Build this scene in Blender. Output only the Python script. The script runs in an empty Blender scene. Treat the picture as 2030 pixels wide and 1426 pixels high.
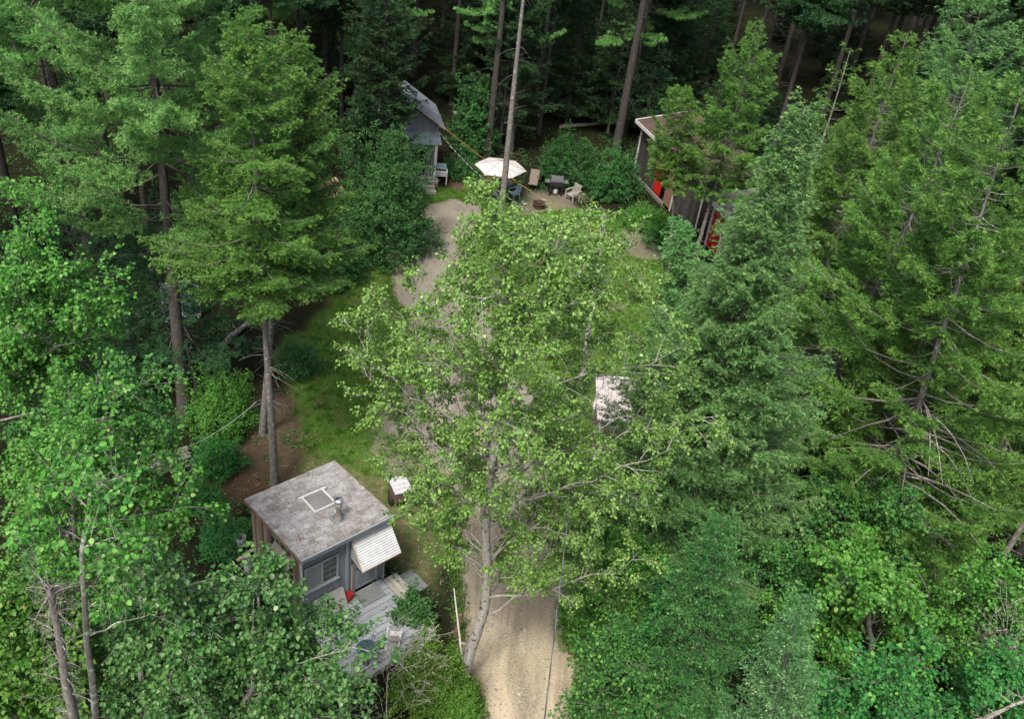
import bpy, math, random
import numpy as np
from mathutils import Matrix, Vector

sc = bpy.context.scene
COL = sc.collection
# ------------------------------------------------------------------ camera
F, CH = 1800.0, 22.0                      # focal length in photo pixels, camera height in metres
_n = np.array([-355., -2590., -F]); _n /= np.linalg.norm(_n)
_Z = -_n; _f = np.array([0, 0, -1.]); _Y = _f - (_f @ _Z) * _Z; _Y /= np.linalg.norm(_Y)
R = np.array([np.cross(_Y, _Z), _Y, _Z])
cam = bpy.data.cameras.new('camera'); camo = bpy.data.objects.new('camera', cam); COL.objects.link(camo)
M = Matrix([list(R[0]) + [0], list(R[1]) + [0], list(R[2]) + [CH], [0, 0, 0, 1]])
camo.matrix_world = M
cam.sensor_width = 36; cam.lens = F / 2030 * 36; cam.clip_end = 600; cam.clip_start = .5
sc.camera = camo
# ------------------------------------------------------------------ sky, sun, exposure
SUN_EL, SUN_AZ = math.radians(58), math.radians(200)     # azimuth clockwise from +Y
w = bpy.data.worlds.new('World'); sc.world = w; w.use_nodes = True
wn = w.node_tree.nodes; bg = wn['Background']
sky = wn.new('ShaderNodeTexSky'); sky.sky_type = 'NISHITA'; sky.sun_disc = False
sky.sun_elevation = SUN_EL; sky.sun_rotation = SUN_AZ; sky.air_density = 1.0; sky.dust_density = 5.0; sky.ozone_density = .6
w.node_tree.links.new(sky.outputs[0], bg.inputs[0]); bg.inputs[1].default_value = 0.135
sun = bpy.data.lights.new('sun', 'SUN'); sun.energy = 1.9; sun.angle = math.radians(11); sun.color = (1, .965, .9)
so = bpy.data.objects.new('sun', sun); COL.objects.link(so)
sd = Vector((math.sin(SUN_AZ) * math.cos(SUN_EL), math.cos(SUN_AZ) * math.cos(SUN_EL), math.sin(SUN_EL)))
so.rotation_euler = sd.to_track_quat('Z', 'Y').to_euler()
sc.view_settings.view_transform = 'Standard'; sc.view_settings.look = 'None'
sc.view_settings.exposure = 1.68; sc.view_settings.gamma = 1

# ------------------------------------------------------------------ survey helpers (photo pixel -> place in metres)
def ray(x, y): return R @ np.array([x - 1015, -(y - 713), -F])
def P(x, y, z=0.):
    d = ray(x, y); return np.array([0, 0, CH]) + d * ((z - CH) / d[2])
def PY(x, y, Y):
    d = ray(x, y); return np.array([0, 0, CH]) + d * (Y / d[1])

# ------------------------------------------------------------------ object helpers
def tag(o, label=None, cat=None, group=None, kind=None):
    if label: o['label'] = label
    if cat: o['category'] = cat
    if group: o['group'] = group
    if kind: o['kind'] = kind
    return o
def thing(name, label, cat, loc=(0, 0, 0), rz=0, group=None):
    o = bpy.data.objects.new(name, None); COL.objects.link(o)
    o.location = loc; o.rotation_euler = (0, 0, rz); o.empty_display_size = .2
    return tag(o, label, cat, group)
def np_mesh(name, verts, quads, tint=None, mats=(), midx=None, smooth=False):
    me = bpy.data.meshes.new(name)
    verts = np.asarray(verts, np.float32); quads = np.asarray(quads, np.int32)
    n, k = quads.shape
    me.vertices.add(len(verts)); me.vertices.foreach_set('co', verts.ravel())
    me.loops.add(n * k); me.loops.foreach_set('vertex_index', quads.ravel())
    me.polygons.add(n); me.polygons.foreach_set('loop_start', np.arange(n, dtype=np.int32) * k)
    me.polygons.foreach_set('loop_total', np.full(n, k, np.int32))
    if midx is not None: me.polygons.foreach_set('material_index', np.asarray(midx, np.int32))
    if smooth: me.polygons.foreach_set('use_smooth', np.ones(n, bool))
    if tint is not None:
        a = me.attributes.new('tint', 'FLOAT', 'FACE'); a.data.foreach_set('value', np.asarray(tint, np.float32))
    for m in mats: me.materials.append(m)
    me.update(calc_edges=True)
    return me
def link(name, me, parent=None):
    o = bpy.data.objects.new(name, me); COL.objects.link(o)
    if parent: o.parent = parent
    return o

class MB:
    """collects polygons in a thing's own frame and links them as one mesh"""
    def __init__(s): s.v = []; s.f = []; s.t = []
    def add(s, vs, fs, t=.5):
        b = len(s.v); s.v += [tuple(map(float, p)) for p in vs]; s.f += [tuple(b + i for i in f) for f in fs]; s.t += [t] * len(fs); return s
    def box(s, x0, x1, y0, y1, z0, z1, t=.5, M=None):
        vs = [(x, y, z) for z in (z0, z1) for y in (y0, y1) for x in (x0, x1)]
        if M is not None: vs = [M @ Vector(p) for p in vs]
        return s.add(vs, [(0, 2, 3, 1), (4, 5, 7, 6), (0, 1, 5, 4), (2, 6, 7, 3), (0, 4, 6, 2), (1, 3, 7, 5)], t)
    def bar(s, a, b, w, h, t=.5, up=(0, 0, 1)):
        a = Vector(a); b = Vector(b); d = b - a; L = d.length; d.normalize(); u = Vector(up)
        sx = d.cross(u)
        if sx.length < 1e-4: sx = d.cross(Vector((0, 1, 0)))
        sx.normalize(); u = sx.cross(d)
        Mx = Matrix((sx, d, u)).transposed().to_4x4(); Mx.translation = a
        return s.box(-w / 2, w / 2, 0, L, -h / 2, h / 2, t, Mx)
    def prism(s, pts, d, t=.5):
        """polygon pts (3D) extruded by vector d"""
        n = len(pts); vs = [Vector(p) for p in pts]; vs2 = [p + Vector(d) for p in vs]
        fs = [tuple(range(n))[::-1], tuple(range(n, 2 * n))] + [(i, (i + 1) % n, n + (i + 1) % n, n + i) for i in range(n)]
        return s.add(vs + vs2, fs, t)
    def lathe(s, prof, c=(0, 0, 0), n=20, t=.5, M=None):
        vs = []; fs = []
        for r, z in prof:
            for k in range(n):
                a = 2 * math.pi * k / n; p = Vector((r * math.cos(a), r * math.sin(a), z))
                if M is not None: p = M @ p
                vs.append(p + Vector(c))
        for i in range(len(prof) - 1):
            for k in range(n):
                fs.append((i * n + k, i * n + (k + 1) % n, (i + 1) * n + (k + 1) % n, (i + 1) * n + k))
        fs.append(tuple(range(n))[::-1]); m = (len(prof) - 1) * n; fs.append(tuple(range(m, m + n)))
        return s.add(vs, fs, t)
    def tube(s, pts, r, n=8, t=.5):
        pts = [Vector(p) for p in pts]; rs = r if isinstance(r, (list, tuple)) else [r] * len(pts); vs = []; fs = []
        for i, p in enumerate(pts):
            d = (pts[min(i + 1, len(pts) - 1)] - pts[max(i - 1, 0)]).normalized()
            a = d.cross(Vector((0, 0, 1)));
            if a.length < 1e-3: a = d.cross(Vector((1, 0, 0)))
            a.normalize(); b = d.cross(a)
            for k in range(n):
                th = 2 * math.pi * k / n; vs.append(p + (a * math.cos(th) + b * math.sin(th)) * rs[i])
        for i in range(len(pts) - 1):
            for k in range(n): fs.append((i * n + k, i * n + (k + 1) % n, (i + 1) * n + (k + 1) % n, (i + 1) * n + k))
        fs.append(tuple(range(n))[::-1]); m = (len(pts) - 1) * n; fs.append(tuple(range(m, m + n)))
        return s.add(vs, fs, t)
    def build(s, name, mat, parent=None, bevel=0, smooth=False):
        me = bpy.data.meshes.new(name); me.from_pydata(s.v, [], s.f)
        a = me.attributes.new('tint', 'FLOAT', 'FACE'); a.data.foreach_set('value', np.asarray(s.t, np.float32))
        me.materials.append(mat)
        if smooth: me.polygons.foreach_set('use_smooth', np.ones(len(s.f), bool))
        me.update(); o = link(name, me, parent)
        if bevel:
            b = o.modifiers.new('bevel', 'BEVEL'); b.width = bevel; b.segments = 2; b.limit_method = 'ANGLE'
        return o

# ------------------------------------------------------------------ materials
def nodes(name):
    m = bpy.data.materials.new(name); m.use_nodes = True; nt = m.node_tree
    return m, nt, nt.nodes['Principled BSDF']
def ramp(nt, fac, stops):
    r = nt.nodes.new('ShaderNodeValToRGB'); e = r.color_ramp.elements
    while len(e) < len(stops): e.new(.5)
    for i, (p, c) in enumerate(stops): e[i].position = p; e[i].color = (*c, 1)
    nt.links.new(fac, r.inputs[0]); return r.outputs[0]
def noise(nt, scale, detail=4, rough=.6, vec=None, dist=0):
    n = nt.nodes.new('ShaderNodeTexNoise'); n.inputs['Scale'].default_value = scale
    n.inputs['Detail'].default_value = detail; n.inputs['Roughness'].default_value = rough; n.inputs['Distortion'].default_value = dist
    if vec: nt.links.new(vec, n.inputs['Vector'])
    return n.outputs['Fac']
def objco(nt, scale=(1, 1, 1)):
    t = nt.nodes.new('ShaderNodeTexCoord'); m = nt.nodes.new('ShaderNodeMapping'); m.inputs['Scale'].default_value = scale
    nt.links.new(t.outputs['Object'], m.inputs['Vector']); return m.outputs[0]
def mixc(nt, fac, a, b, mode='MIX'):
    m = nt.nodes.new('ShaderNodeMix'); m.data_type = 'RGBA'; m.blend_type = mode
    for k, v in ((0, fac), (6, a), (7, b)):
        if hasattr(v, 'node'): nt.links.new(v, m.inputs[k])
        else: m.inputs[k].default_value = v if k == 0 else (*v, 1)
    return m.outputs[2]
def attr(nt, name, out='Fac'):
    a = nt.nodes.new('ShaderNodeAttribute'); a.attribute_name = name; return a.outputs[out]
def bump(nt, bs, h, strength=.4, dist=.02):
    b = nt.nodes.new('ShaderNodeBump'); b.inputs['Strength'].default_value = strength; b.inputs['Distance'].default_value = dist
    nt.links.new(h, b.inputs['Height']); nt.links.new(b.outputs[0], bs.inputs['Normal'])

def foliage(name, stops, transl=.35, rough=.6, spec=.16, hv=.009, vv=.14, k=(.90, 1.08, .84)):
    stops = [(p_, tuple(x_ * y_ for x_, y_ in zip(c_, k))) for p_, c_ in stops]
    m, nt, bs = nodes(name)
    c = ramp(nt, attr(nt, 'tint'), stops)
    h = nt.nodes.new('ShaderNodeHueSaturation'); oi = nt.nodes.new('ShaderNodeObjectInfo')
    def rng(lo, hi):
        r = nt.nodes.new('ShaderNodeMapRange'); r.inputs[3].default_value = lo; r.inputs[4].default_value = hi
        nt.links.new(oi.outputs['Random'], r.inputs[0]); return r.outputs[0]
    nt.links.new(rng(.5 - hv, .5 + hv), h.inputs['Hue']); nt.links.new(rng(1 - vv, 1 + vv), h.inputs['Value'])
    nt.links.new(c, h.inputs['Color'])
    nt.links.new(h.outputs[0], bs.inputs['Base Color']); bs.inputs['Roughness'].default_value = rough
    bs.inputs['Specular IOR Level'].default_value = spec
    t = nt.nodes.new('ShaderNodeBsdfTranslucent'); nt.links.new(h.outputs[0], t.inputs[0])
    x = nt.nodes.new('ShaderNodeMixShader'); x.inputs[0].default_value = transl
    nt.links.new(bs.outputs[0], x.inputs[1]); nt.links.new(t.outputs[0], x.inputs[2])
    nt.links.new(x.outputs[0], nt.nodes['Material Output'].inputs[0]); return m
def surf(name, stops, scale=6, stretch=(1, 1, 1), rough=.8, metal=0, spec=.3, tintmix=0, bmp=.3, detail=5):
    """noise-mottled surface; the per-piece tint attribute shifts the value from piece to piece"""
    m, nt, bs = nodes(name); co = objco(nt, stretch); stops = [(p_, tuple(x_ * .64 for x_ in c_)) for p_, c_ in stops]
    n = noise(nt, scale, detail, .65, co)
    if tintmix:
        a = nt.nodes.new('ShaderNodeMix'); a.inputs[0].default_value = tintmix
        nt.links.new(n, a.inputs[2]); nt.links.new(attr(nt, 'tint'), a.inputs[3]); fac = a.outputs[0]
    else: fac = n
    c = ramp(nt, fac, stops); nt.links.new(c, bs.inputs['Base Color'])
    bs.inputs['Roughness'].default_value = rough; bs.inputs['Metallic'].default_value = metal; bs.inputs['Specular IOR Level'].default_value = spec
    if bmp: bump(nt, bs, noise(nt, scale * 4, 4, .7, co), bmp, .01)
    return m
G = {}
G['spruce'] = foliage('spruce_needles', [(0, (.034, .082, .028)), (.35, (.076, .165, .052)), (.65, (.135, .25, .080)), (1, (.24, .35, .14))], .3, k=(.86, 1.02, .92))
G['spruce_yellow'] = foliage('yellow_green_needles', [(0, (.026, .056, .014)), (.4, (.060, .116, .024)), (.7, (.110, .178, .038)), (1, (.20, .26, .07))], .25, k=(.88, 1.17, .95))
G['spruce_blue'] = foliage('blue_spruce_needles', [(0, (.014, .048, .016)), (.5, (.038, .102, .032)), (.85, (.092, .18, .062)), (1, (.18, .28, .12))], .25)
G['spruce_dark'] = foliage('shade_toned_spruce_needles', [(0, (.008, .022, .009)), (.6, (.018, .042, .017)), (1, (.036, .068, .026))], .12)  # needle copy darkened to put the forest gloom into the colour
G['spruce_grey'] = foliage('grey_green_needles', [(0, (.026, .066, .028)), (.5, (.062, .125, .052)), (.8, (.13, .205, .10)), (1, (.26, .33, .20))], .2)
G['pine'] = foliage('pine_needles', [(0, (.055, .140, .040)), (.4, (.115, .255, .070)), (.75, (.18, .34, .10)), (1, (.25, .40, .14))], .42, k=(.92, 1.06, .98))
G['pine_dark'] = foliage('shade_toned_pine_needles', [(0, (.014, .040, .020)), (.6, (.030, .078, .036)), (1, (.055, .115, .05))], .2)  # darker pine copy; deep shade is mixed into its colours
G['aspen'] = foliage('aspen_leaves', [(0, (.022, .080, .024)), (.4, (.044, .128, .034)), (.75, (.082, .178, .052)), (.95, (.15, .23, .10)), (1, (.30, .34, .24))], .42, .5, .3)
G['poplar'] = foliage('poplar_leaves', [(0, (.060, .112, .020)), (.5, (.115, .185, .038)), (.85, (.19, .265, .068)), (.97, (.25, .31, .11)), (1, (.22, .17, .06))], .45, .5, .3, k=(.90, 1.07, .88))
G['maple'] = foliage('maple_leaves', [(0, (.026, .085, .016)), (.35, (.048, .142, .022)), (.65, (.082, .192, .033)), (.9, (.14, .255, .055)), (.98, (.19, .27, .09)), (1, (.21, .16, .06))], .45, .5, .25, hv=.012)
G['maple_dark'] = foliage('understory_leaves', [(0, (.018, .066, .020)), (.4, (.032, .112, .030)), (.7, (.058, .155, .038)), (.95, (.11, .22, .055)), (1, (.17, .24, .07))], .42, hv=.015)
G['shrub_dark'] = foliage('dark_shrub_leaves', [(0, (.015, .052, .018)), (.5, (.032, .095, .030)), (1, (.085, .165, .055))], .35)
G['shrub_bright'] = foliage('bright_shrub_leaves', [(0, (.034, .080, .014)), (.5, (.070, .138, .024)), (.8, (.12, .19, .03)), (1, (.22, .25, .04))], .4)
G['grass'] = foliage('grass_blades', [(0, (.036, .090, .012)), (.6, (.066, .150, .018)), (1, (.13, .18, .04))], .3, hv=0, vv=0)
def bark(name, a, b, lichen, th=.58, sc_=9):
    a, b, lichen = [tuple(x_ * .78 for x_ in c_) for c_ in (a, b, lichen)]
    m, nt, bs = nodes(name); co = objco(nt, (1, 1, .25))
    c = ramp(nt, noise(nt, sc_ * 2, 6, .7, co), [(.3, a), (.7, b)])
    k = ramp(nt, noise(nt, sc_, 4, .6, objco(nt)), [(th, (0, 0, 0)), (th + .08, (1, 1, 1))])
    c = mixc(nt, k, c, lichen); nt.links.new(c, bs.inputs['Base Color']); bs.inputs['Roughness'].default_value = .9
    bs.inputs['Specular IOR Level'].default_value = .15
    bump(nt, bs, noise(nt, sc_ * 3, 6, .7, co), .8, .03); return m
B = {}
B['grey'] = bark('grey_lichen_bark', (.075, .068, .06), (.20, .185, .165), (.30, .31, .27))
B['dark'] = bark('dark_pine_bark', (.030, .026, .023), (.085, .075, .067), (.13, .135, .12), .62)
B['forest'] = bark('shade_toned_forest_bark', (.022, .020, .018), (.062, .056, .05), (.09, .09, .08), .62)  # bark copy darkened to stand for shade among the background trunks
B['brown'] = bark('brown_spruce_bark', (.045, .040, .036), (.12, .108, .096), (.20, .20, .16), .6)
B['poplar'] = bark('pale_poplar_bark', (.17, .16, .14), (.34, .325, .285), (.04, .036, .032), .56, 9)
B['birch'] = bark('white_birch_bark', (.45, .42, .36), (.62, .60, .55), (.06, .055, .05), .62, 8)
B['lichen'] = bark('lichened_dead_bark', (.12, .105, .085), (.26, .24, .20), (.38, .42, .33), .52, 6)

# ------------------------------------------------------------------ plants: geometry kernels
def unit(a): return a / np.maximum(np.linalg.norm(a, axis=-1, keepdims=True), 1e-9)
def tubes(paths, radii, sides=6):
    """many tapered tubes -> (verts, quads)"""
    V = []; Q = []; off = 0
    for p, r, s in zip(paths, radii, sides if isinstance(sides, list) else [sides] * len(paths)):
        p = np.asarray(p, float); m = len(p)
        t = unit(np.gradient(p, axis=0)); ref = np.array([.31, .17, .93]) if abs(t[:, 2].mean()) < .8 else np.array([.9, .3, .1])
        a = unit(np.cross(t, ref)); b = np.cross(t, a); th = np.arange(s) * 2 * np.pi / s
        ring = p[:, None] + (a[:, None] * np.cos(th)[None, :, None] + b[:, None] * np.sin(th)[None, :, None]) * np.asarray(r)[:, None, None]
        V.append(ring.reshape(-1, 3)); i = np.arange(m - 1)[:, None] * s; k = np.arange(s)[None]
        Q.append(np.stack([i + k, i + (k + 1) % s, i + s + (k + 1) % s, i + s + k], -1).reshape(-1, 4) + off); off += m * s
    return np.concatenate(V), np.concatenate(Q)
def blades(base, d, nrm, L, W, tint, mid=.45):
    """thin diamonds for needles and twigs"""
    n = len(base); L = np.broadcast_to(L, n)[:, None]; W = np.broadcast_to(W, n)[:, None]
    s = unit(np.cross(d, nrm)) * W * .5; c = base + d * L * mid
    V = np.stack([base, c + s, base + d * L, c - s], 1).reshape(-1, 3)
    return V, np.arange(4 * n).reshape(n, 4), tint
def leaves(base, d, nrm, L, W, tint, fold=.25):
    """broad leaves: two halves folded at the midrib"""
    n = len(base); L = np.broadcast_to(L, n)[:, None]; W = np.broadcast_to(W, n)[:, None]
    s = unit(np.cross(d, nrm)); up = unit(np.cross(s, d)); tip = base + d * L - up * L * .12
    def e(f, w, sg): return base + d * L * f + s * sg * W * w * .5 + up * W * fold * w
    V = np.stack([base, e(.28, .95, 1), e(.68, .8, 1), tip, e(.68, .8, -1), e(.28, .95, -1)], 1).reshape(-1, 3)
    i = np.arange(n)[:, None] * 6
    Q = np.concatenate([i + np.array([0, 1, 2, 3]), i + np.array([0, 3, 4, 5])], 0)
    return V, Q, np.concatenate([tint, tint])
def join(parts):
    V = []; Q = []; T = []; o = 0
    for v, q, t in parts: V.append(v); Q.append(q + o); T.append(t); o += len(v)
    return np.concatenate(V), np.concatenate(Q), np.concatenate(T)

def conifer(h, zc, Rr, seed, nb=200, dens=15, style='spruce', t0=.12, droop=.25, up=.55, keep=1., blade=3, bl=(.09, .14), bw=.028,
            dead=30, lean=(0, 0), kink=.0, r0=None, shape=.85, gaps=.0, deadlen=.8, taper_top=.0, vn=.11, tuft=.085, tipb=.30, dr=(.004, .0065)):
    """trunk+limb mesh data and needle mesh data of one conifer, base at the origin"""
    g = np.random.default_rng(seed); lean = np.array([*lean, 0.]); r0 = r0 or .0078 * h + .02
    kx, ky = g.normal(0, kink, 2); ph = g.uniform(0, 6.28)
    def axis(z):
        s = np.clip(z / h, 0, 1)[..., None]; b = np.sin(s * np.pi * 1.6 + ph) - np.sin(ph)
        return lean * s + b * np.array([kx, ky, 0]) + np.stack([0 * z, 0 * z, z], -1)
    zs = np.linspace(-.15, h * .985, 18); rr = r0 * (1 - .93 * np.clip(zs / h, 0, 1)) + .22 * r0 * np.exp(-np.maximum(zs, 0) * 2.5)
    paths = [axis(zs)]; radii = [rr]; sides = [9]
    s = np.sort(g.uniform(0, 1, nb) ** .95); z = zc + (h - zc) * s * .985; az = np.arange(nb) * 2.39996 + g.normal(0, .35, nb)
    prof = (1 - s) ** shape * (np.clip(s / .12, .35, 1)) + taper_top
    lob = 1 + .22 * np.sin(az * 2 + s * 9 + seed) + .12 * np.sin(az * 3 - s * 15)
    L = Rr * prof * lob * g.uniform(.62, 1.12, nb) + .12; L = np.clip(L, .30, 1.12 * Rr)
    if gaps: L = L * np.where(g.uniform(0, 1, nb) < gaps, g.uniform(.3, .6, nb), 1)
    slope = -droop + (up + droop) * s ** 1.3 + g.normal(0, .08, nb); curl = .18 + g.normal(0, .06, nb)
    o = np.stack([np.cos(az), np.sin(az), 0 * az], 1); tg = np.stack([-np.sin(az), np.cos(az), 0 * az], 1); root = axis(z)
    def bpos(i, t):
        return root[i] + o[i] * (L[i] * t)[:, None] * (1 - .1 * np.abs(slope[i]))[:, None] + np.array([0, 0, 1.]) * (L[i] * (slope[i] * t + curl[i] * t * t - .12 * np.sin(t * 3)))[:, None]
    tt = np.linspace(0, 1, 5)
    for i in range(nb):
        if L[i] > .35 * min(Rr, 2):
            paths.append(bpos(np.full(5, i), tt * .97)); rb = .006 + .008 * L[i]; radii.append(rb * (1 - .8 * tt)); sides.append(4)
    for k in range(dead):           # bare dead limbs under and inside the crown
        zd = g.uniform(.15 * zc + .8, zc + .35 * (h - zc)) if zc > 2 else g.uniform(.4, .7 * h); a = g.uniform(0, 6.28)
        ln = deadlen * g.uniform(.3, 1.3); q = np.linspace(0, 1, 5)[:, None]; oo = np.array([math.cos(a), math.sin(a), 0])
        pz = axis(np.array([zd]))[0] + oo * ln * q + np.array([0, 0, 1.]) * ln * (g.uniform(-.1, .35) * q - g.uniform(.1, .7) * q * q) + np.cross(oo, [0, 0, 1.]) * g.normal(0, .2) * ln * q * q
        paths.append(pz); radii.append((dr[0] + dr[1] * ln) * (1 - .75 * q[:, 0])); sides.append(4)
    tv, tq = tubes(paths, radii, sides)
    # branchlets
    cnt = np.maximum((L * dens * keep).astype(int), 2); i = np.repeat(np.arange(nb), cnt); m = len(i)
    t = t0 + (1 - t0) * g.uniform(0, 1, m) ** .8
    if style == 'clump':   # foliage gathered in pads along the limb
        c = np.repeat(g.uniform(.55, 1, nb), cnt); t = np.clip(np.where(g.uniform(0, 1, m) < .75, c + g.normal(0, .13, m), t), t0, 1)
    side = np.where(g.uniform(0, 1, m) < .5, -1., 1.); phi = g.normal(.85, .22, m) * (1 - .5 * (t > .93))
    bd = unit(o[i] * np.cos(phi)[:, None] + tg[i] * (side * np.sin(phi))[:, None] + np.array([0, 0, 1.]) * g.normal(-.06, vn, m)[:, None])
    lb = (.10 + .42 * L[i] ** .8 * (1.04 - t) ** .75) * g.uniform(.55, 1.15, m); bp = bpos(i, t)
    out = []
    if style == 'pine':
        n2 = np.maximum((lb / tuft).astype(int), 1) + 1; j = np.repeat(np.arange(m), n2); u = g.uniform(.1, 1, len(j))
        tp = bp[j] + bd[j] * (lb[j] * u)[:, None] + np.array([0, 0, 1.]) * (.20 * lb[j] * u * u + g.normal(0, .025, len(j)))[:, None] + g.normal(0, .03, (len(j), 3))
        ax = unit(bd[j] * .6 + np.array([0, 0, .75]) + g.normal(0, .25, (len(j), 3))); tt_ = g.uniform(.1, .6, len(j)) + .3 * (u > .7)
        for k in range(blade):
            nd = unit(ax * .55 + unit(g.normal(0, 1, (len(j), 3))) * .85)
            out.append(blades(tp, nd, unit(g.normal(0, 1, (len(j), 3))), g.uniform(bl[0], bl[1], len(j)), bw, np.clip(tt_ + g.normal(0, .13, len(j)), 0, 1), .6))
    else:
        n2 = np.maximum((lb / .055).astype(int), 1) + 1; j = np.repeat(np.arange(m), n2); u = g.uniform(0, 1, len(j)); nj = len(j)
        tp = bp[j] + bd[j] * (lb[j] * u)[:, None] + np.array([0, 0, 1.]) * (-.10 * lb[j] * u * u)[:, None]
        sd_ = np.where(g.uniform(0, 1, nj) < .5, -1., 1.) * (u < .9); pr = unit(np.cross(bd[j], np.array([0, 0, 1.])))
        td = unit(bd[j] * .75 + pr * (sd_ * g.uniform(.4, 1, nj))[:, None] + np.array([0, 0, 1.]) * g.normal(.02, .13, nj)[:, None])
        tl = g.uniform(bl[0], bl[1], nj); bt = np.repeat(g.uniform(-.12, .12, nb), cnt)[j]
        tt_ = np.clip(g.normal(.40, .15, nj) + bt + tipb * (u > .8) * (g.uniform(0, 1, nj) < .75), 0, .99)
        for k in range(int(blade * 1.5 + .5)):
            nd = unit(td + g.normal(0, .36, (nj, 3))); al = tl * g.uniform(.55, 1, nj)
            st = tp + td * (tl * g.uniform(0, .45, nj))[:, None]
            out.append(blades(st, nd, unit(g.normal(0, 1, (nj, 3))), al, bw * .66, np.clip(tt_ + g.normal(0, .1, nj), 0, 1), .3))
    return (tv, tq), join(out)

def bez(p0, p1, p2, n):
    q = np.linspace(0, 1, n)[:, None]; return (1 - q) ** 2 * p0 + 2 * q * (1 - q) * p1 + q * q * p2
def broadleaf(trunk, tr, tips, seed, leaf=.07, nsec=9, ntw=6, nleaf=16, seclen=.42, tw=.55, rise=.6, limb_r=.045, wig=.12, t0=.3, bare=0., droop=.3, clus=.05, sides0=9, gaps=()):
    """trunk polyline, limbs reaching for the tips, side shoots, twigs, then leaves on the twigs"""
    g = np.random.default_rng(seed); up = np.array([0, 0, 1.])
    trunk = np.asarray(trunk, float); tr = np.asarray(tr, float)
    q = np.linspace(0, len(trunk) - 1, 4 * len(trunk)); k = np.minimum(q.astype(int), len(trunk) - 2); f = (q - k)[:, None]
    T = trunk[k] * (1 - f) + trunk[k + 1] * f; Tr = tr[k] * (1 - f[:, 0]) + tr[k + 1] * f[:, 0]
    T[1:-1] = (T[:-2] + 2 * T[1:-1] + T[2:]) / 4
    paths = [T]; radii = [Tr]; sides = [sides0]; twigs = []
    for tip in tips:
        tip = np.asarray(tip, float); hd = np.linalg.norm((T - tip)[:, :2], axis=1)
        z0 = tip[2] - rise * hd.min() - .5; a = int(np.clip(np.argmin(np.abs(T[:, 2] - z0)), 2, len(T) - 2)); s = T[a]
        Lm = np.linalg.norm(tip - s); mid = (s + tip) / 2 + up * Lm * g.uniform(-.02, .16) + g.normal(0, wig, 3) * Lm * .6
        lp = bez(s, mid, tip, 9); lp[1:-1] += g.normal(0, .018 * Lm, (7, 3))
        r = min(limb_r * (.35 + .18 * Lm), Tr[a] * .75); paths.append(lp); radii.append(r * (1 - .85 * np.linspace(0, 1, 9) ** .8)); sides.append(6)
        ns = int(nsec * (.4 + .22 * Lm)) + 2
        for j in range(ns):
            u = t0 + (1 - t0) * ((j + g.uniform(0, 1)) / ns); x = u * 8; i0 = min(int(x), 7); b0 = lp[i0] * (1 - x + i0) + lp[i0 + 1] * (x - i0)
            dr = unit(lp[i0 + 1] - lp[i0]); rv = unit(g.normal(0, 1, 3)); rv = unit(rv - dr * (rv @ dr))
            sl = seclen * Lm ** .75 * (1.25 - .75 * u) * g.uniform(.6, 1.25) + .15; sd_ = unit(dr * .65 + rv * .8 + up * .12)
            sp = bez(b0, b0 + sd_ * sl * .55 + up * sl * g.uniform(0, .12), b0 + sd_ * sl + g.normal(0, .12, 3) * sl + up * sl * g.uniform(-.25, .2), 5)
            paths.append(sp); radii.append(max(.006, r * .3) * (1 - .7 * np.linspace(0, 1, 5))); sides.append(4)
            for m in range(ntw):
                v = .2 + .8 * (m + g.uniform(0, 1)) / ntw; y = min(v, .999) * 4; i1 = int(y); c0 = sp[i1] * (1 - y + i1) + sp[i1 + 1] * (y - i1)
                d2 = unit(sd_ * .7 + unit(g.normal(0, 1, 3)) * .75 + up * .1); tl = tw * g.uniform(.5, 1.2)
                c1 = c0 + d2 * tl; c1 = c1 - up * tl * .12
                if m % 2 == 0 or g.uniform() < bare: paths.append(np.stack([c0, (c0 + c1) / 2 + up * .03, c1])); radii.append(np.array([.005, .004, .002])); sides.append(3)
                if g.uniform() >= bare: twigs.append((c0, c1))
    tv, tq = tubes(paths, radii, sides)
    if not twigs: return (tv, tq), None
    A = np.array([t[0] for t in twigs]); C = np.array([t[1] for t in twigs]); n = len(A)
    cnt = g.poisson(nleaf, n) + 1; i = np.repeat(np.arange(n), cnt); m = len(i); u = g.uniform(.1, 1.05, m)
    off = unit(g.normal(0, 1, (m, 3)) * np.array([1, 1, .7])); pos = A[i] + (C - A)[i] * u[:, None] + off * (g.uniform(.3, 1, m) * clus)[:, None]
    kp = np.ones(m, bool)
    for p0_, p1_, r_ in gaps:      # open pockets in the crown
        ab = p1_ - p0_; s_ = np.clip(((pos - p0_) @ ab) / (ab @ ab), 0, 1)[:, None]; kp &= np.linalg.norm(pos - p0_ - ab * s_, axis=1) > r_ * g.uniform(.8, 1.1, m)
    pos, off, i = pos[kp], off[kp], i[kp]; m = len(i); cnt = np.bincount(i, minlength=n)
    d = unit(off + unit(C - A)[i] * .4 - up * droop); nr = unit(up + g.normal(0, .45, (m, 3)))
    ls = leaf * g.uniform(.45, 1.35, m); tt = np.clip(np.repeat(g.normal(0, .11, n), cnt) + g.normal(.48, .2, m), 0, .96)
    tt = np.where(g.uniform(0, 1, m) < .02, g.uniform(.95, 1, m), tt)
    return (tv, tq), leaves(pos, d, nr, ls, ls * .95, tt)

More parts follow.
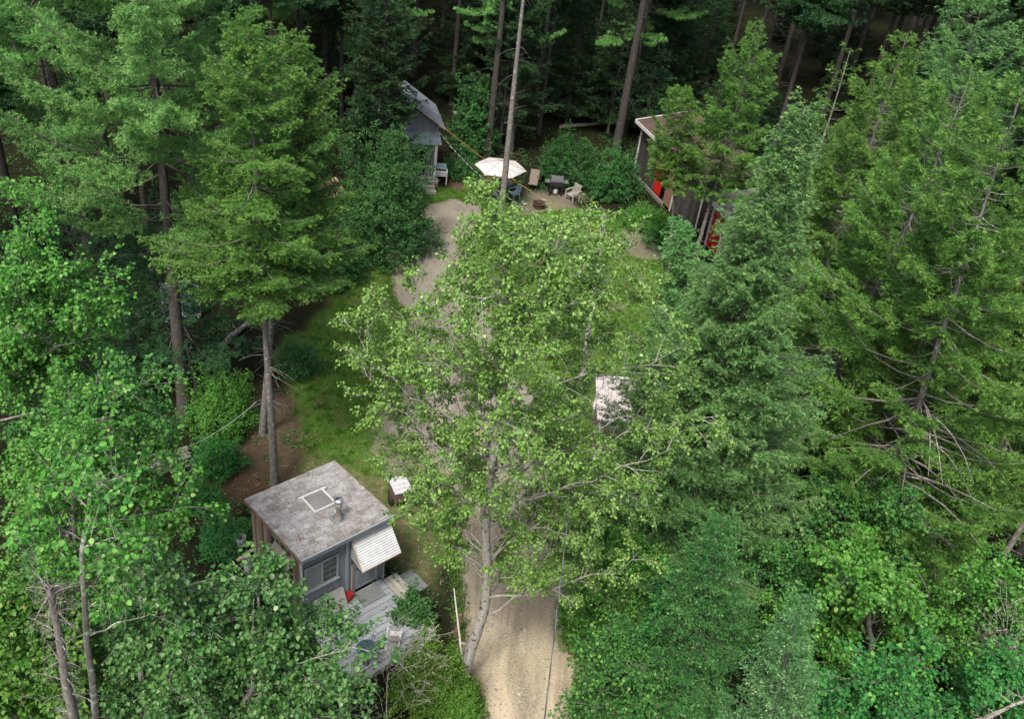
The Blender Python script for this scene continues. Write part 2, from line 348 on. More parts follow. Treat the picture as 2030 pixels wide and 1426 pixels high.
def bush_data(rx, ry, h, seed, nst=26, nl=9000, leaf=.06, flat=.15):
    """many stemmed shrub: stems fan out from the base, leaves cluster on shoots spread through a lumpy dome"""
    g = np.random.default_rng(seed); nc = max(nl // 14, 10)
    dr = unit(g.normal(0, 1, (nc, 3))); dr[:, 2] = np.abs(dr[:, 2]); az = np.arctan2(dr[:, 1], dr[:, 0])
    rr = g.uniform(.15, 1, nc) ** .42 * (1 + .16 * np.sin(az * 3 + seed) + .13 * np.sin(az * 5 + dr[:, 2] * 6) + .10 * np.sin(dr[:, 2] * 11 + az * 2))
    c = dr * rr[:, None] * np.array([rx, ry, h]) + np.array([0, 0, flat])
    stems = c[g.choice(nc, min(nst, nc), replace=False)]; paths = []; radii = []
    for s in stems:
        p = bez(g.normal(0, .08, 3) * [1, 1, 0], s * [.35, .35, .7] + g.normal(0, .1, 3), s, 7); paths.append(p); radii.append(.022 * (1 - .85 * np.linspace(0, 1, 7)))
        for k in range(4):
            i = g.integers(2, 6); e = p[i] + (unit(g.normal(0, 1, 3)) * .5 + unit(s)) * g.uniform(.15, .5); paths.append(np.stack([p[i], (p[i] + e) / 2, e])); radii.append(np.array([.008, .006, .003]))
    tv, tq = tubes(paths, radii, 4)
    i = np.repeat(np.arange(nc), 14); m = len(i); sd_ = unit(dr * .8 + g.normal(0, .5, (nc, 3)) + [0, 0, .3]); u = g.uniform(-.5, .5, m)
    pos = c[i] + sd_[i] * (u * .32)[:, None] + g.normal(0, .045, (m, 3)); pos[:, 2] = np.maximum(pos[:, 2], .02)
    d = unit(g.normal(0, 1, (m, 3)) * [1, 1, .5]); nr = unit(np.array([0, 0, 1.]) + dr[i] * .5 + g.normal(0, .4, (m, 3)))
    ls = leaf * g.uniform(.6, 1.25, m); tt = np.clip(np.repeat(g.normal(0, .13, nc), 14) + g.normal(.5, .16, m), 0, 1)
    return (tv, tq), leaves(pos, d, nr, ls, ls * .7, tt)

def plant(name, data, label, cat, loc, rz=0, fol='spruce', brk='grey', group=None, wood='trunk', green='crown'):
    (tv, tq), c = data; t = thing(name, label, cat, tuple(map(float, loc)), rz, group)
    link(wood, np_mesh(wood, tv, tq, None, [B[brk]], smooth=True), t)
    if c is not None: link(green, np_mesh(green, c[0], c[1], c[2], [G[fol]]), t)
    return t
def dup(root, loc, rz, s=1., label=None, group=None):
    r = root.copy(); COL.objects.link(r); r.location = tuple(map(float, loc)); r.rotation_euler = (0, 0, rz); r.scale = (s, s, s)
    if label: r['label'] = label
    if group: r['group'] = group
    for ch in list(root.children):
        c = ch.copy(); COL.objects.link(c); c.parent = r
        for g2 in list(ch.children):
            d = g2.copy(); COL.objects.link(d); d.parent = c
    return r

# ------------------------------------------------------------------ ground
def in_poly(px, py, poly):
    c = np.zeros(px.shape, bool); n = len(poly)
    for i in range(n):
        x0, y0 = poly[i]; x1, y1 = poly[(i + 1) % n]
        if y0 == y1: continue
        c ^= ((y0 > py) != (y1 > py)) & (px < (x1 - x0) * (py - y0) / (y1 - y0) + x0)
    return c
def vnoise(x, y, s, seed):
    """smooth value noise"""
    g = np.random.default_rng(seed); T = g.uniform(-1, 1, (256, 256)); X = x / s + 100; Y = y / s + 100
    i = np.floor(X).astype(int); j = np.floor(Y).astype(int); u = X - i; v = Y - j; u = u * u * (3 - 2 * u); v = v * v * (3 - 2 * v)
    a = T[i % 256, j % 256]; b = T[(i + 1) % 256, j % 256]; c = T[i % 256, (j + 1) % 256]; d = T[(i + 1) % 256, (j + 1) % 256]
    return (a * (1 - u) + b * u) * (1 - v) + (c * (1 - u) + d * u) * v
def wp(pts): return [tuple(P(x, y)[:2]) for x, y in pts]
DRIVE = wp([(950, 1426), (940, 1350), (922, 1250), (908, 1150), (890, 1010), (860, 900), (790, 885), (745, 835), (785, 775), (800, 700), (790, 600), (777, 540), (775, 490), (785, 452),
            (812, 428), (845, 402), (905, 393), (955, 408), (940, 440), (915, 480), (920, 545), (965, 600), (1005, 680), (1045, 780), (1075, 900), (1085, 1000), (1112, 1150), (1140, 1300), (1150, 1426), (1165, 1700), (975, 1700)])
LAWN = wp([(560, 700), (640, 600), (690, 560), (740, 480), (800, 410), (838, 376), (900, 368), (960, 385), (1090, 395), (1200, 430), (1290, 470), (1310, 560), (1290, 700), (1260, 900), (1160, 960),
           (1095, 1010), (900, 1100), (840, 1150), (760, 1040), (660, 960), (600, 930), (585, 800)])
NEED = wp([(520, 765), (585, 775), (598, 900), (570, 960), (470, 1020), (380, 1030), (390, 975), (490, 900)])
NEED2 = wp([(890, 370), (905, 335), (960, 320), (1000, 360), (985, 390)])
BARE = wp([(1040, 380), (1150, 380), (1150, 415), (1010, 425)])
WORN = wp([(600, 900), (700, 930), (780, 940), (890, 1090), (850, 1180), (740, 1080), (640, 1000), (560, 1000)])
DIRT2 = wp([(740, 830), (790, 800), (870, 900), (900, 1080), (830, 960), (740, 900)])
RB = wp([(1225, 445), (1300, 470), (1320, 515), (1270, 520), (1230, 480)])
xs = np.arange(-34, 40, .16); ys = np.arange(6, 74, .16); GX, GY = np.meshgrid(xs, ys)
jx = GX + .45 * vnoise(GX, GY, 1.1, 1) + .22 * vnoise(GX, GY, .4, 2); jy = GY + .45 * vnoise(GX, GY, 1.1, 3) + .22 * vnoise(GX, GY, .4, 4)
def blur(a, n):
    a = a.astype(float)
    for _ in range(n):
        a = (a + np.roll(a, 1, 0) + np.roll(a, -1, 0) + np.roll(a, 1, 1) + np.roll(a, -1, 1)) / 5
    return a
mD = blur(in_poly(jx, jy, DRIVE), 1); mL = blur(in_poly(jx, jy, LAWN), 4); mN = blur(in_poly(jx, jy, NEED) | in_poly(jx, jy, NEED2), 3)
mB = blur(in_poly(jx, jy, BARE) | in_poly(jx, jy, DIRT2) | in_poly(jx, jy, RB), 4); mW = blur(in_poly(jx, jy, WORN), 5)
GZ = .05 * vnoise(GX, GY, 3., 7) * (1 - blur(mD > .3, 8)) + .02 * vnoise(GX, GY, .7, 8)
nx, ny = len(xs), len(ys)
# ground: the fine grid plus a skirt out to the horizon
V = np.stack([GX.ravel(), GY.ravel(), GZ.ravel()], 1)
ii = np.arange(ny - 1)[:, None] * nx + np.arange(nx - 1)[None]; Q = np.stack([ii, ii + 1, ii + nx + 1, ii + nx], -1).reshape(-1, 4)
def ground_mat(name, drive):
    m, nt, bs = nodes(name); co = objco(nt)
    n1 = noise(nt, 1.1, 6, .65, co); n2 = noise(nt, 14, 5, .7, co); n3 = noise(nt, 60, 3, .7, co)
    grass = mixc(nt, n2, (.035, .085, .012), (.085, .155, .026)); grass = mixc(nt, ramp(nt, n1, [(.42, (0, 0, 0)), (.62, (.75,) * 3)]), grass, (.085, .088, .034))
    floor = mixc(nt, n1, (.006, .007, .004), (.016, .012, .008)); floor = mixc(nt, ramp(nt, n2, [(.45, (0, 0, 0)), (.65, (.7,) * 3)]), floor, (.008, .018, .006))  # floor colours lowered to paint the forest gloom into the ground
    need = mixc(nt, noise(nt, 5, 6, .75, co), (.022, .022, .012), (.105, .070, .046))
    dirt = mixc(nt, n2, (.07, .060, .044), (.145, .13, .102))
    worn = mixc(nt, ramp(nt, noise(nt, 4, 6, .75, co), [(.38, (0, 0, 0)), (.62, (1, 1, 1))]), (.034, .066, .016), (.105, .082, .046))
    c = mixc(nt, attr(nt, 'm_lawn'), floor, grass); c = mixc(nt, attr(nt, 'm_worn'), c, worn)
    c = mixc(nt, attr(nt, 'm_need'), c, need); c = mixc(nt, attr(nt, 'm_bare'), c, dirt)
    if drive:
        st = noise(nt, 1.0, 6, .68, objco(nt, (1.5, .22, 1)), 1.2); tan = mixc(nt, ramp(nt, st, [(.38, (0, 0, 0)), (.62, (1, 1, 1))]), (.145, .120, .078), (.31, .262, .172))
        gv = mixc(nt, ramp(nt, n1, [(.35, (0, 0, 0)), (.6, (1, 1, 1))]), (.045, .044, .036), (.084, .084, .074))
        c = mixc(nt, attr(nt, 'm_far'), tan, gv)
        c = mixc(nt, ramp(nt, n3, [(.35, (0, 0, 0)), (.75, (.55,) * 3)]), c, (.29, .26, .205))
        c = mixc(nt, ramp(nt, n2, [(.50, (0, 0, 0)), (.70, (.7,) * 3)]), c, (.12, .10, .072))
    if drive:
        rt = ramp(nt, attr(nt, 'm_rut'), [(.1, (0, 0, 0)), (1, (.55,) * 3)]); c = mixc(nt, rt, c, (.34, .30, .21)); c = mixc(nt, ramp(nt, attr(nt, 'm_mid'), [(.2, (0, 0, 0)), (1, (.38,) * 3)]), c, (.12, .102, .06))
        c = mixc(nt, ramp(nt, attr(nt, 'm_edge'), [(.45, (.85,) * 3), (.95, (0, 0, 0))]), c, mixc(nt, n2, (.085, .062, .036), (.20, .155, .10)))
        sp = noise(nt, 28, 2, .5, co); c = mixc(nt, ramp(nt, sp, [(.60, (0, 0, 0)), (.66, (.6,) * 3)]), c, (.36, .33, .28))
    nt.links.new(c, bs.inputs['Base Color']); bs.inputs['Roughness'].default_value = 1; bs.inputs['Specular IOR Level'].default_value = 0
    bump(nt, bs, n2, .9, .06); return m
def put_attrs(me, sel=None, **kw):
    for k, a in kw.items():
        a = a.ravel() if sel is None else a.ravel()[sel]
        at = me.attributes.new(k, 'FLOAT', 'POINT'); at.data.foreach_set('value', a.astype(np.float32))
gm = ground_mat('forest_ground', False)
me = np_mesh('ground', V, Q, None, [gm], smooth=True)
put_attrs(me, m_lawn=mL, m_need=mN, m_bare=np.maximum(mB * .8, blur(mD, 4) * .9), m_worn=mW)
tag(link('ground', me), kind='structure')
sk = []; o_ = [(-34, 6), (-34 + .16 * (nx - 1), 6), (-34 + .16 * (nx - 1), 6 + .16 * (ny - 1)), (-34, 6 + .16 * (ny - 1))]
big = [(-300, -200), (300, -200), (300, 400), (-300, 400)]
vs = [(*p, -.03) for p in o_] + [(*p, -.03) for p in big]
# the inner edge tucks a little under the fine grid
c_ = [(-33.5, 6.5), (o_[1][0] - .5, 6.5), (o_[2][0] - .5, o_[2][1] - .5), (-33.5, o_[2][1] - .5)]
vs = [(*p, -.12) for p in c_] + [(*p, -.12) for p in big]
me = np_mesh('forest_floor', np.array(vs), np.array([(0, 4, 5, 1), (1, 5, 6, 2), (2, 6, 7, 3), (3, 7, 4, 0)]), None, [gm])
tag(link('forest_floor', me), kind='structure')
dm = (mD > .45).ravel(); qs = Q[dm[Q].sum(1) >= 3]; used = np.unique(qs); mp = -np.ones(nx * ny, int); mp[used] = np.arange(len(used))
dv = V[used].copy(); dv[:, 2] += .012
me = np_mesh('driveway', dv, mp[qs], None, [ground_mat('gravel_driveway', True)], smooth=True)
_w = mD > .5; _cx = (GX * _w).sum(1) / np.maximum(_w.sum(1), 1); _k = np.ones(15) / 15; _cx = np.convolve(np.pad(_cx, 7, mode='edge'), _k, 'valid')
_d = GX - _cx[:, None] + .12 * vnoise(GX, GY, 1.5, 61); _pn = .6 + .4 * vnoise(GX, GY, .8, 62); _pm = np.clip(.4 + .9 * vnoise(GX, GY, .6, 63), 0, 1)
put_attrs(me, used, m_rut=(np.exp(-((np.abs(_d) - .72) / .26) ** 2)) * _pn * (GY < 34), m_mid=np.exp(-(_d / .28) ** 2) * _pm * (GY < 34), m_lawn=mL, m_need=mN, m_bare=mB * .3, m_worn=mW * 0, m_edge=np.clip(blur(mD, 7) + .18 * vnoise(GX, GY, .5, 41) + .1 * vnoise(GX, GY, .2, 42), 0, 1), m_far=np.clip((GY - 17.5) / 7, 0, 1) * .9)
tag(link('driveway', me), kind='structure')
# grass
g = np.random.default_rng(5)
def pick(mask, n, thr=.5):
    w_ = (mask.ravel() > thr); idx = np.flatnonzero(w_); i = idx[g.integers(0, len(idx), n)]
    p = V[i] + np.stack([g.uniform(-.08, .08, n), g.uniform(-.08, .08, n), np.zeros(n)], 1); return p
lawnm = mL * (1 - mD) * (1 - .8 * mW) * (1 - mB) * (1 - mN)
p = pick(lawnm, 260000, .45); pn = vnoise(p[:, 0], p[:, 1], 1.4, 21); keep = g.uniform(-1, 1, len(p)) < pn + .35; p = p[keep]; n = len(p)
d = unit(np.stack([g.normal(0, .35, n), g.normal(0, .35, n), np.ones(n)], 1)); nr = unit(g.normal(0, 1, (n, 3)))
v_, q_, t_ = blades(p, d, nr, g.uniform(.04, .11, n), .014, np.clip(.45 + .25 * vnoise(p[:, 0], p[:, 1], 2.2, 22) + g.normal(0, .15, n), 0, 1), .3)
tag(link('grass', np_mesh('grass', v_, q_, t_, [G['grass']])), 'short green lawn grass on both sides of the gravel driveway', 'grass', kind='stuff')
p = pick(lawnm, 1500, .4); i = np.repeat(np.arange(len(p)), 34); n = len(i); pos = p[i] + np.stack([g.normal(0, .07, n), g.normal(0, .07, n), np.zeros(n)], 1)
v_, q_, t_ = blades(pos, unit(np.stack([g.normal(0, .5, n), g.normal(0, .5, n), np.ones(n)], 1)), unit(g.normal(0, 1, (n, 3))), g.uniform(.07, .2, n), .018, np.clip(np.repeat(g.normal(.5, .25, len(p)), 34) + g.normal(0, .1, n), 0, 1), .3)
tag(link('grass_tufts', np_mesh('grass_tufts', v_, q_, t_, [G['grass']])), 'longer tufts of grass and weeds dotted over the mown lawn', 'grass', kind='stuff')
# ground cover of the woods
fl = (1 - mL) * (1 - mD) * (1 - .35 * mN); p = pick(fl, 5600, .5); hh = np.clip(.28 + .3 * vnoise(p[:, 0], p[:, 1], 2.5, 31), .05, 1)
ok = (p[:, 1] < 60) & (vnoise(p[:, 0], p[:, 1], 3.2, 32) > -.45); p = p[ok]; hh = hh[ok]
i = np.repeat(np.arange(len(p)), 26); n = len(i); pos = p[i] + np.stack([g.normal(0, .22, n), g.normal(0, .22, n), np.abs(g.normal(0, 1, n)) * hh[i] * .6 + .03], 1)
ls = g.uniform(.05, .13, n)
v_, q_, t_ = leaves(pos, unit(g.normal(0, 1, (n, 3)) * [1, 1, .35]), unit(np.array([0, 0, 1.]) + g.normal(0, .35, (n, 3))), ls, ls * .6, np.clip(g.normal(.45, .2, n) + .2 * vnoise(pos[:, 0], pos[:, 1], 2, 33), 0, 1))
tag(link('ground_cover', np_mesh('ground_cover', v_, q_, t_, [G['maple_dark']])), 'low leafy weeds and seedlings covering the floor of the woods', 'ground cover', kind='stuff')
# litter: twigs and pale chips
p = pick(np.maximum(mN, np.maximum(mW, mB)) + .25 * lawnm, 2600, .2); n = len(p); a_ = g.uniform(0, 6.28, n); p[:, 2] += .03
v_, q_, t_ = blades(p, np.stack([np.cos(a_), np.sin(a_), 0 * a_ + .05], 1), np.tile([0, 0, 1.], (n, 1)), g.uniform(.05, .3, n), .02, g.uniform(0, 1, n))
tag(link('fallen_twigs', np_mesh('fallen_twigs', v_, q_, t_, [surf('dry_twigs', [(.2, (.16, .10, .06)), (.8, (.38, .30, .22))], 5, tintmix=.8, bmp=0)])), 'dry fallen twigs and leaves strewn over grass and brown needles', 'litter', kind='stuff')

# gravel stones and edge weeds
def octa(p, r, g):
    n = len(p); s = g.uniform(.6, 1.3, (n, 3)) * r[:, None]; dirs = np.array([[1, 0, 0], [0, 1, 0], [-1, 0, 0], [0, -1, 0], [0, 0, .8]]); rot = g.uniform(0, 6.28, n)
    v = dirs[None] * s[:, None]; x = v[..., 0] * np.cos(rot)[:, None] - v[..., 1] * np.sin(rot)[:, None]; y = v[..., 0] * np.sin(rot)[:, None] + v[..., 1] * np.cos(rot)[:, None]
    v = np.stack([x, y, v[..., 2]], -1) + p[:, None]; i = np.arange(n)[:, None] * 5; q = np.concatenate([i + np.array(t) for t in ([0, 1, 4], [1, 2, 4], [2, 3, 4], [3, 0, 4])]); return v.reshape(-1, 3), q
p = pick(mD, 15000, .6); p[:, 2] += .014; p = p[vnoise(p[:, 0] * 2.2, p[:, 1], 1.1, 51) + g.uniform(-.8, .8, len(p)) > -.1 + .9 * (p[:, 1] > 22)]; v_, q_ = octa(p, g.uniform(.012, .035, len(p)) * (1 + (g.uniform(0, 1, len(p)) < .03)), g)
tag(link('gravel', np_mesh('gravel', v_, q_, np.tile(g.uniform(0, 1, len(p)), 4), [surf('loose_stone', [(.2, (.12, .11, .092)), (.8, (.36, .335, .285))], 5, tintmix=.85, bmp=0)])), 'loose pale stones scattered on the tan driveway', 'gravel', kind='stuff')
ed = blur(mD, 5); p = pick(((ed > .12) & (ed < .62)) * 1., 2600, .5); hh = g.uniform(.04, .16, len(p)); i = np.repeat(np.arange(len(p)), 12); n = len(i)
pos = p[i] + np.stack([g.normal(0, .08, n), g.normal(0, .08, n), np.abs(g.normal(0, 1, n)) * hh[i] * .5 + .02], 1); ls = g.uniform(.03, .08, n)
v_, q_, t_ = leaves(pos, unit(g.normal(0, 1, (n, 3)) * [1, 1, .5]), unit(np.array([0, 0, 1.]) + g.normal(0, .35, (n, 3))), ls, ls * .5, np.clip(g.normal(.5, .2, n), 0, 1))
tag(link('edge_weeds', np_mesh('edge_weeds', v_, q_, t_, [G['shrub_bright']])), 'low weeds creeping over the ragged edges of the driveway', 'weeds', kind='stuff')

# ================================================================== materials for built things
Mt = {}
Mt['shingle'] = surf('weathered_shingle', [(.2, (.085, .072, .06)), (.40, (.175, .162, .15)), (.55, (.275, .27, .265)), (.8, (.41, .412, .41))], 2.6, rough=.9, tintmix=.32, bmp=.5)
Mt['brownboard'] = surf('brown_weathered_board', [(.2, (.05, .036, .026)), (.45, (.14, .10, .072)), (.7, (.30, .235, .175))], 5, (1.5, 1.5, .25), tintmix=.7)
Mt['blueboard'] = surf('grey_blue_painted_board', [(.25, (.12, .135, .148)), (.6, (.18, .20, .218)), (.9, (.26, .28, .295))], 4, (1.5, 1.5, .3), rough=.6, tintmix=.3)
Mt['bluetrim'] = surf('pale_blue_trim', [(.2, (.20, .225, .245)), (.8, (.29, .315, .335))], 5, rough=.5)
Mt['course_shade'] = surf('roof_base_shade_tone', [(.2, (.035, .03, .026)), (.8, (.08, .07, .06))], 8)  # roof base darkened so its gaps draw shadow lines between shingle courses
Mt['dark'] = surf('dark_gap', [(0, (.012, .012, .012)), (1, (.02, .02, .02))], 5, bmp=0)  # near-black; paints shade into gaps and openings, also colours charred logs
Mt['glass'] = surf('window_glass', [(.3, (.015, .02, .02)), (.8, (.04, .05, .048))], 2, rough=.06, spec=.8, bmp=0)
Mt['blind'] = surf('curtained_glass', [(.3, (.11, .13, .12)), (.8, (.17, .19, .17))], 2, rough=.12, spec=.7, bmp=0)
Mt['white'] = surf('white_paint', [(.2, (.40, .40, .395)), (.8, (.50, .50, .50))], 6, rough=.5, bmp=.1)
Mt['oldwhite'] = surf('flaking_white_paint', [(.3, (.28, .27, .25)), (.42, (.46, .45, .43)), (.9, (.56, .55, .53))], 7, rough=.7)
Mt['steel'] = surf('shiny_steel', [(.2, (.7, .7, .69)), (.8, (.88, .88, .87))], 8, rough=.3, metal=1, bmp=.05)
Mt['dullsteel'] = surf('dull_flashing', [(.2, (.20, .20, .19)), (.8, (.45, .45, .43))], 8, rough=.45, metal=.7)
Mt['corr'] = surf('corrugated_sheet', [(.2, (.45, .46, .47)), (.6, (.66, .67, .68)), (.9, (.78, .79, .80))], 4, rough=.4, metal=.2, bmp=.1)
Mt['corrblue'] = surf('blue_grey_corrugated_sheet', [(.2, (.15, .19, .22)), (.9, (.30, .36, .41))], 5, rough=.45, metal=.3, bmp=.1)
Mt['tin'] = surf('grey_metal_roofing', [(.2, (.17, .20, .225)), (.6, (.27, .31, .34)), (.9, (.36, .40, .43))], 3, (1, 1, .3), rough=.45, metal=.3)
Mt['deck'] = surf('painted_grey_deck_board', [(.15, (.17, .185, .195)), (.5, (.26, .28, .295)), (.9, (.35, .37, .385))], 3, (1, 3, 1), rough=.7, tintmix=.35)
Mt['step'] = surf('weathered_step_board', [(.2, (.20, .19, .16)), (.8, (.36, .34, .29))], 6, (1, 3, 1), tintmix=.3)
Mt['raw'] = surf('raw_lumber', [(.2, (.35, .24, .14)), (.8, (.58, .46, .33))], 6)
Mt['oldwood'] = surf('old_grey_wood', [(.2, (.10, .09, .078)), (.8, (.25, .23, .20))], 7, tintmix=.4)
Mt['tan'] = surf('beige_plastic', [(.2, (.27, .26, .24)), (.8, (.36, .34, .32))], 5, rough=.5, bmp=.05)
Mt['red'] = surf('red_paint', [(.2, (.34, .008, .007)), (.8, (.52, .014, .012))], 5, rough=.6)
Mt['redp'] = surf('dark_red_plastic', [(.2, (.22, .01, .015)), (.8, (.33, .02, .025))], 5, rough=.4)
Mt['black'] = surf('black_plastic', [(.2, (.012, .012, .013)), (.8, (.035, .035, .037))], 5, rough=.45)
Mt['teal'] = surf('dark_teal_enamel', [(.2, (.018, .055, .055)), (.8, (.035, .085, .082))], 4, rough=.3, bmp=.05)
Mt['turq'] = surf('pale_turquoise_plastic', [(.2, (.27, .42, .44)), (.8, (.40, .56, .58))], 4, rough=.5, bmp=.05)
Mt['canvas'] = surf('cream_canvas', [(.25, (.36, .345, .33)), (.5, (.45, .435, .42)), (.75, (.50, .485, .475))], 4, rough=.9, bmp=.2)
Mt['sling'] = surf('brown_sling_fabric', [(.2, (.16, .125, .10)), (.8, (.24, .19, .155))], 9, rough=.8)
Mt['pinkroof'] = surf('faded_pale_roof_sheet', [(.15, (.25, .22, .21)), (.35, (.37, .33, .32)), (.9, (.45, .41, .40))], 2.2, rough=.7)
Mt['maroon'] = surf('maroon_brown_siding', [(.2, (.105, .060, .055)), (.8, (.165, .100, .092))], 5, rough=.7)
Mt['barnroof'] = surf('rusty_brown_roofing', [(.25, (.028, .022, .019)), (.5, (.068, .046, .036)), (.8, (.12, .08, .062))], 1.5, rough=.9, tintmix=.2)
Mt['barnwall'] = surf('dark_weathered_barn_board', [(.25, (.018, .015, .014)), (.55, (.05, .042, .040)), (.8, (.12, .105, .10))], 3, (1.5, 1.5, .3), tintmix=.3)
Mt['brownpanel'] = surf('brown_plywood', [(.2, (.16, .082, .055)), (.8, (.24, .13, .09))], 4)
Mt['shake'] = surf('brown_wood_shingles', [(.2, (.07, .05, .04)), (.8, (.20, .15, .12))], 12, tintmix=.5)
Mt['cream'] = surf('cream_board', [(.2, (.52, .46, .33)), (.8, (.66, .60, .46))], 5)
Mt['orange'] = surf('orange_rope', [(.2, (.32, .13, .035)), (.8, (.42, .19, .06))], 20)
Mt['cable'] = surf('grey_black_cable', [(.2, (.03, .03, .033)), (.8, (.16, .16, .17))], 14, (1, 4, 1), rough=.5)
Mt['paleline'] = surf('pale_line', [(.2, (.30, .34, .30)), (.8, (.42, .46, .42))], 10)
Mt['blue'] = surf('blue_plastic', [(.2, (.03, .09, .32)), (.8, (.05, .14, .42))], 5, rough=.4)
Mt['yellow'] = surf('yellow_green_paper', [(.2, (.45, .46, .10)), (.8, (.60, .60, .18))], 5)
Mt['stone'] = surf('grey_stone', [(.2, (.14, .13, .12)), (.8, (.32, .30, .28))], 8)
Mt['log'] = surf('split_firewood', [(.2, (.12, .08, .055)), (.6, (.30, .20, .13)), (.9, (.46, .34, .24))], 9, tintmix=.4)
Mt['mat'] = surf('grey_rubber_mat', [(.2, (.10, .11, .11)), (.8, (.19, .20, .195))], 12)
grn = np.random.default_rng(77); U = grn.uniform

# ================================================================== front cabin (front left roof corner is the frame's origin)
CA = P(597, 1112, 3.05); CB = P(780, 1022, 3.05); YAW = math.atan2(CB[1] - CA[1], CB[0] - CA[0]); CW = 3.01; CDp = 3.18
cab = thing('cabin', 'small shed-roofed cabin with weathered shingles, brown board side and blue-grey front beside the driveway', 'cabin', (CA[0], CA[1], 0), YAW)
def rz_(v): return 3.05 - .27 * v / CDp        # underside line of the roof
wl = MB(); v = .18; x0 = .13
while v < CDp - .12:                            # brown boards with gaps, side wall
    wd = U(.08, .16); v1 = min(v + wd, CDp - .1); wl.box(x0 - U(0, .03), x0 + .03, v, v1 - .024, 0, rz_(v1) - .05, U(.1, .9)); v = v1
wl.build('side_wall', Mt['brownboard'], cab)
core = MB(); core.prism([(.165, .24, .02), (CW - .17, .24, .02), (CW - .17, .24, rz_(.24) - .06), (.165, .24, rz_(.24) - .06)], (0, CDp - .4, -.24), 0); core.build('inner_shell', Mt['dark'], cab)  # near-black core paints shade into the gaps between wall boards
fw = MB(); u = .13; ydoor0, ydoor1 = 1.84, 2.66
while u < CW - .13:
    u1 = min(u + .235, CW - .12)
    if u1 > ydoor0 - .02 and u < ydoor1 + .02: fw.box(u, u1 - .004, .205, .235, 2.36, 3.0, U(.3, .7))
    elif u1 > .18 and u < 1.30: fw.box(u, u1 - .004, .205, .235, 0, 1.38, U(.3, .7)); fw.box(u, u1 - .004, .205, .235, 2.40, 3.0, U(.3, .7))
    else: fw.box(u, u1 - .004, .205, .235, 0, 3.0, U(.3, .7))
    if not (u > ydoor0 - .03 and u < ydoor1):
        if u > .2 and u < 1.28: fw.box(u - .022, u + .022, .186, .203, 0, 1.36, U(.2, .5)); fw.box(u - .022, u + .022, .186, .203, 2.42, 3.0, U(.2, .5))
        else: fw.box(u - .022, u + .022, .186, .203, 0, 3.0, U(.2, .5))
    u = u1
fw.build('front_wall', Mt['blueboard'], cab)
rw = MB(); v = .24
while v < CDp - .1: rw.box(CW - .165, CW - .13, v, v + .20, 0, rz_(v + .2) - .05, U(.2, .8)); v += .205
rw.box(.13, CW - .13, CDp - .16, CDp - .13, 0, 2.72, .5); rw.build('rear_wall', Mt['blueboard'], cab)
for q_ in ((.10, .135, .16, .30, 0, 3.0), (CW - .15, CW - .11, .165, .30, 0, 3.0), (1.52, 1.62, .165, .185, .36, 2.98)): t = MB(); t.box(*q_); t.build('corner_trim', Mt['bluetrim'], cab)
# roof deck, shingles in courses
sl = -.27 / CDp; rf = MB(); rf.prism([(0, 0, 3.0), (CW, 0, 3.0), (CW, 0, 3.055), (0, 0, 3.055)], (0, CDp, -.27)); roof = rf.build('roof', Mt['course_shade'], cab)
sh = MB(); rows = 26
for r in range(rows):
    v1 = CDp - r * CDp / rows; v0 = v1 - CDp / rows; u = -.015 - U(0, .1)
    while u < CW + .01:
        u1 = min(u + U(.14, .24), CW + .015); uu = max(u, -.015)
        if u1 - uu > .02:
            za = 3.055 + sl * v0; zb = 3.055 + sl * v1; e = U(0, .006); th = .012 + U(0, .007)
            gp = U(.003, .007); tt = float(np.clip(grn.normal(.5, .13), 0, 1)); dv = U(-.008, .006)
            # lower (rear) edge stands proud, upper edge stops short, baring the dark base as a shadow line
            sh.add([(uu + gp, v1 + dv, zb), (u1 - gp, v1 + dv, zb), (u1 - gp, v1 + dv, zb + th + .006), (uu + gp, v1 + dv, zb + th + .006),
                    (uu + gp, v0 + .011, za + .001), (u1 - gp, v0 + .011, za + .001), (u1 - gp, v0 + .011, za + th * .8 + e), (uu + gp, v0 + .011, za + th * .8 + e)],
                   [(0, 1, 2, 3), (5, 4, 7, 6), (3, 2, 6, 7), (1, 5, 6, 2), (4, 0, 3, 7)], tt)
        u = u1
sh.build('shingles', Mt['shingle'], roof)
nd_ = 420; cu_, cv_ = U(0, 1, 30) * CW, U(0, 1, 30) * CDp; k_ = grn.integers(0, 30, nd_); pu = np.clip(cu_[k_] + grn.normal(0, .12, nd_), .02, CW - .1); pv = np.clip(cv_[k_] + grn.normal(0, .12, nd_), .05, CDp - .1); an = U(0, 6.28, nd_)
v_, q_, t_ = blades(np.stack([pu, pv, 3.078 - .27 / CDp * pv], 1), np.stack([np.cos(an), np.sin(an), 0 * an], 1), np.tile([0, 0, 1.], (nd_, 1)), U(.02, .07, nd_), .022, U(0, 1, nd_))
nl_ = link('fallen_needles', np_mesh('fallen_needles', v_, q_, t_, [surf('roof_litter', [(.2, (.06, .035, .02)), (.6, (.20, .11, .05)), (.9, (.10, .13, .05))], 5, tintmix=.8, bmp=0)]), roof); nl_['kind'] = 'stuff'
t = MB(); t.box(-.02, CW + .02, -.035, -.002, 2.90, 3.062); t.build('fascia', Mt['bluetrim'], cab)
t = MB(); t.box(-.02, CW + .02, -.06, -.037, 3.02, 3.07); t.box(.10, CW - .1, .02, .20, 2.965, 2.99); t.build('drip_edge', Mt['bluetrim'], cab)
t = MB(); t.prism([(-.035, 0, 2.93), (-.012, 0, 2.93), (-.012, 0, 3.06), (-.035, 0, 3.06)], (0, CDp, -.27)); t.prism([(CW + .018, 0, 2.93), (CW + .04, 0, 2.93), (CW + .04, 0, 3.06), (CW + .018, 0, 3.06)], (0, CDp, -.27)); t.build('rake_board', Mt['brownboard'], cab)
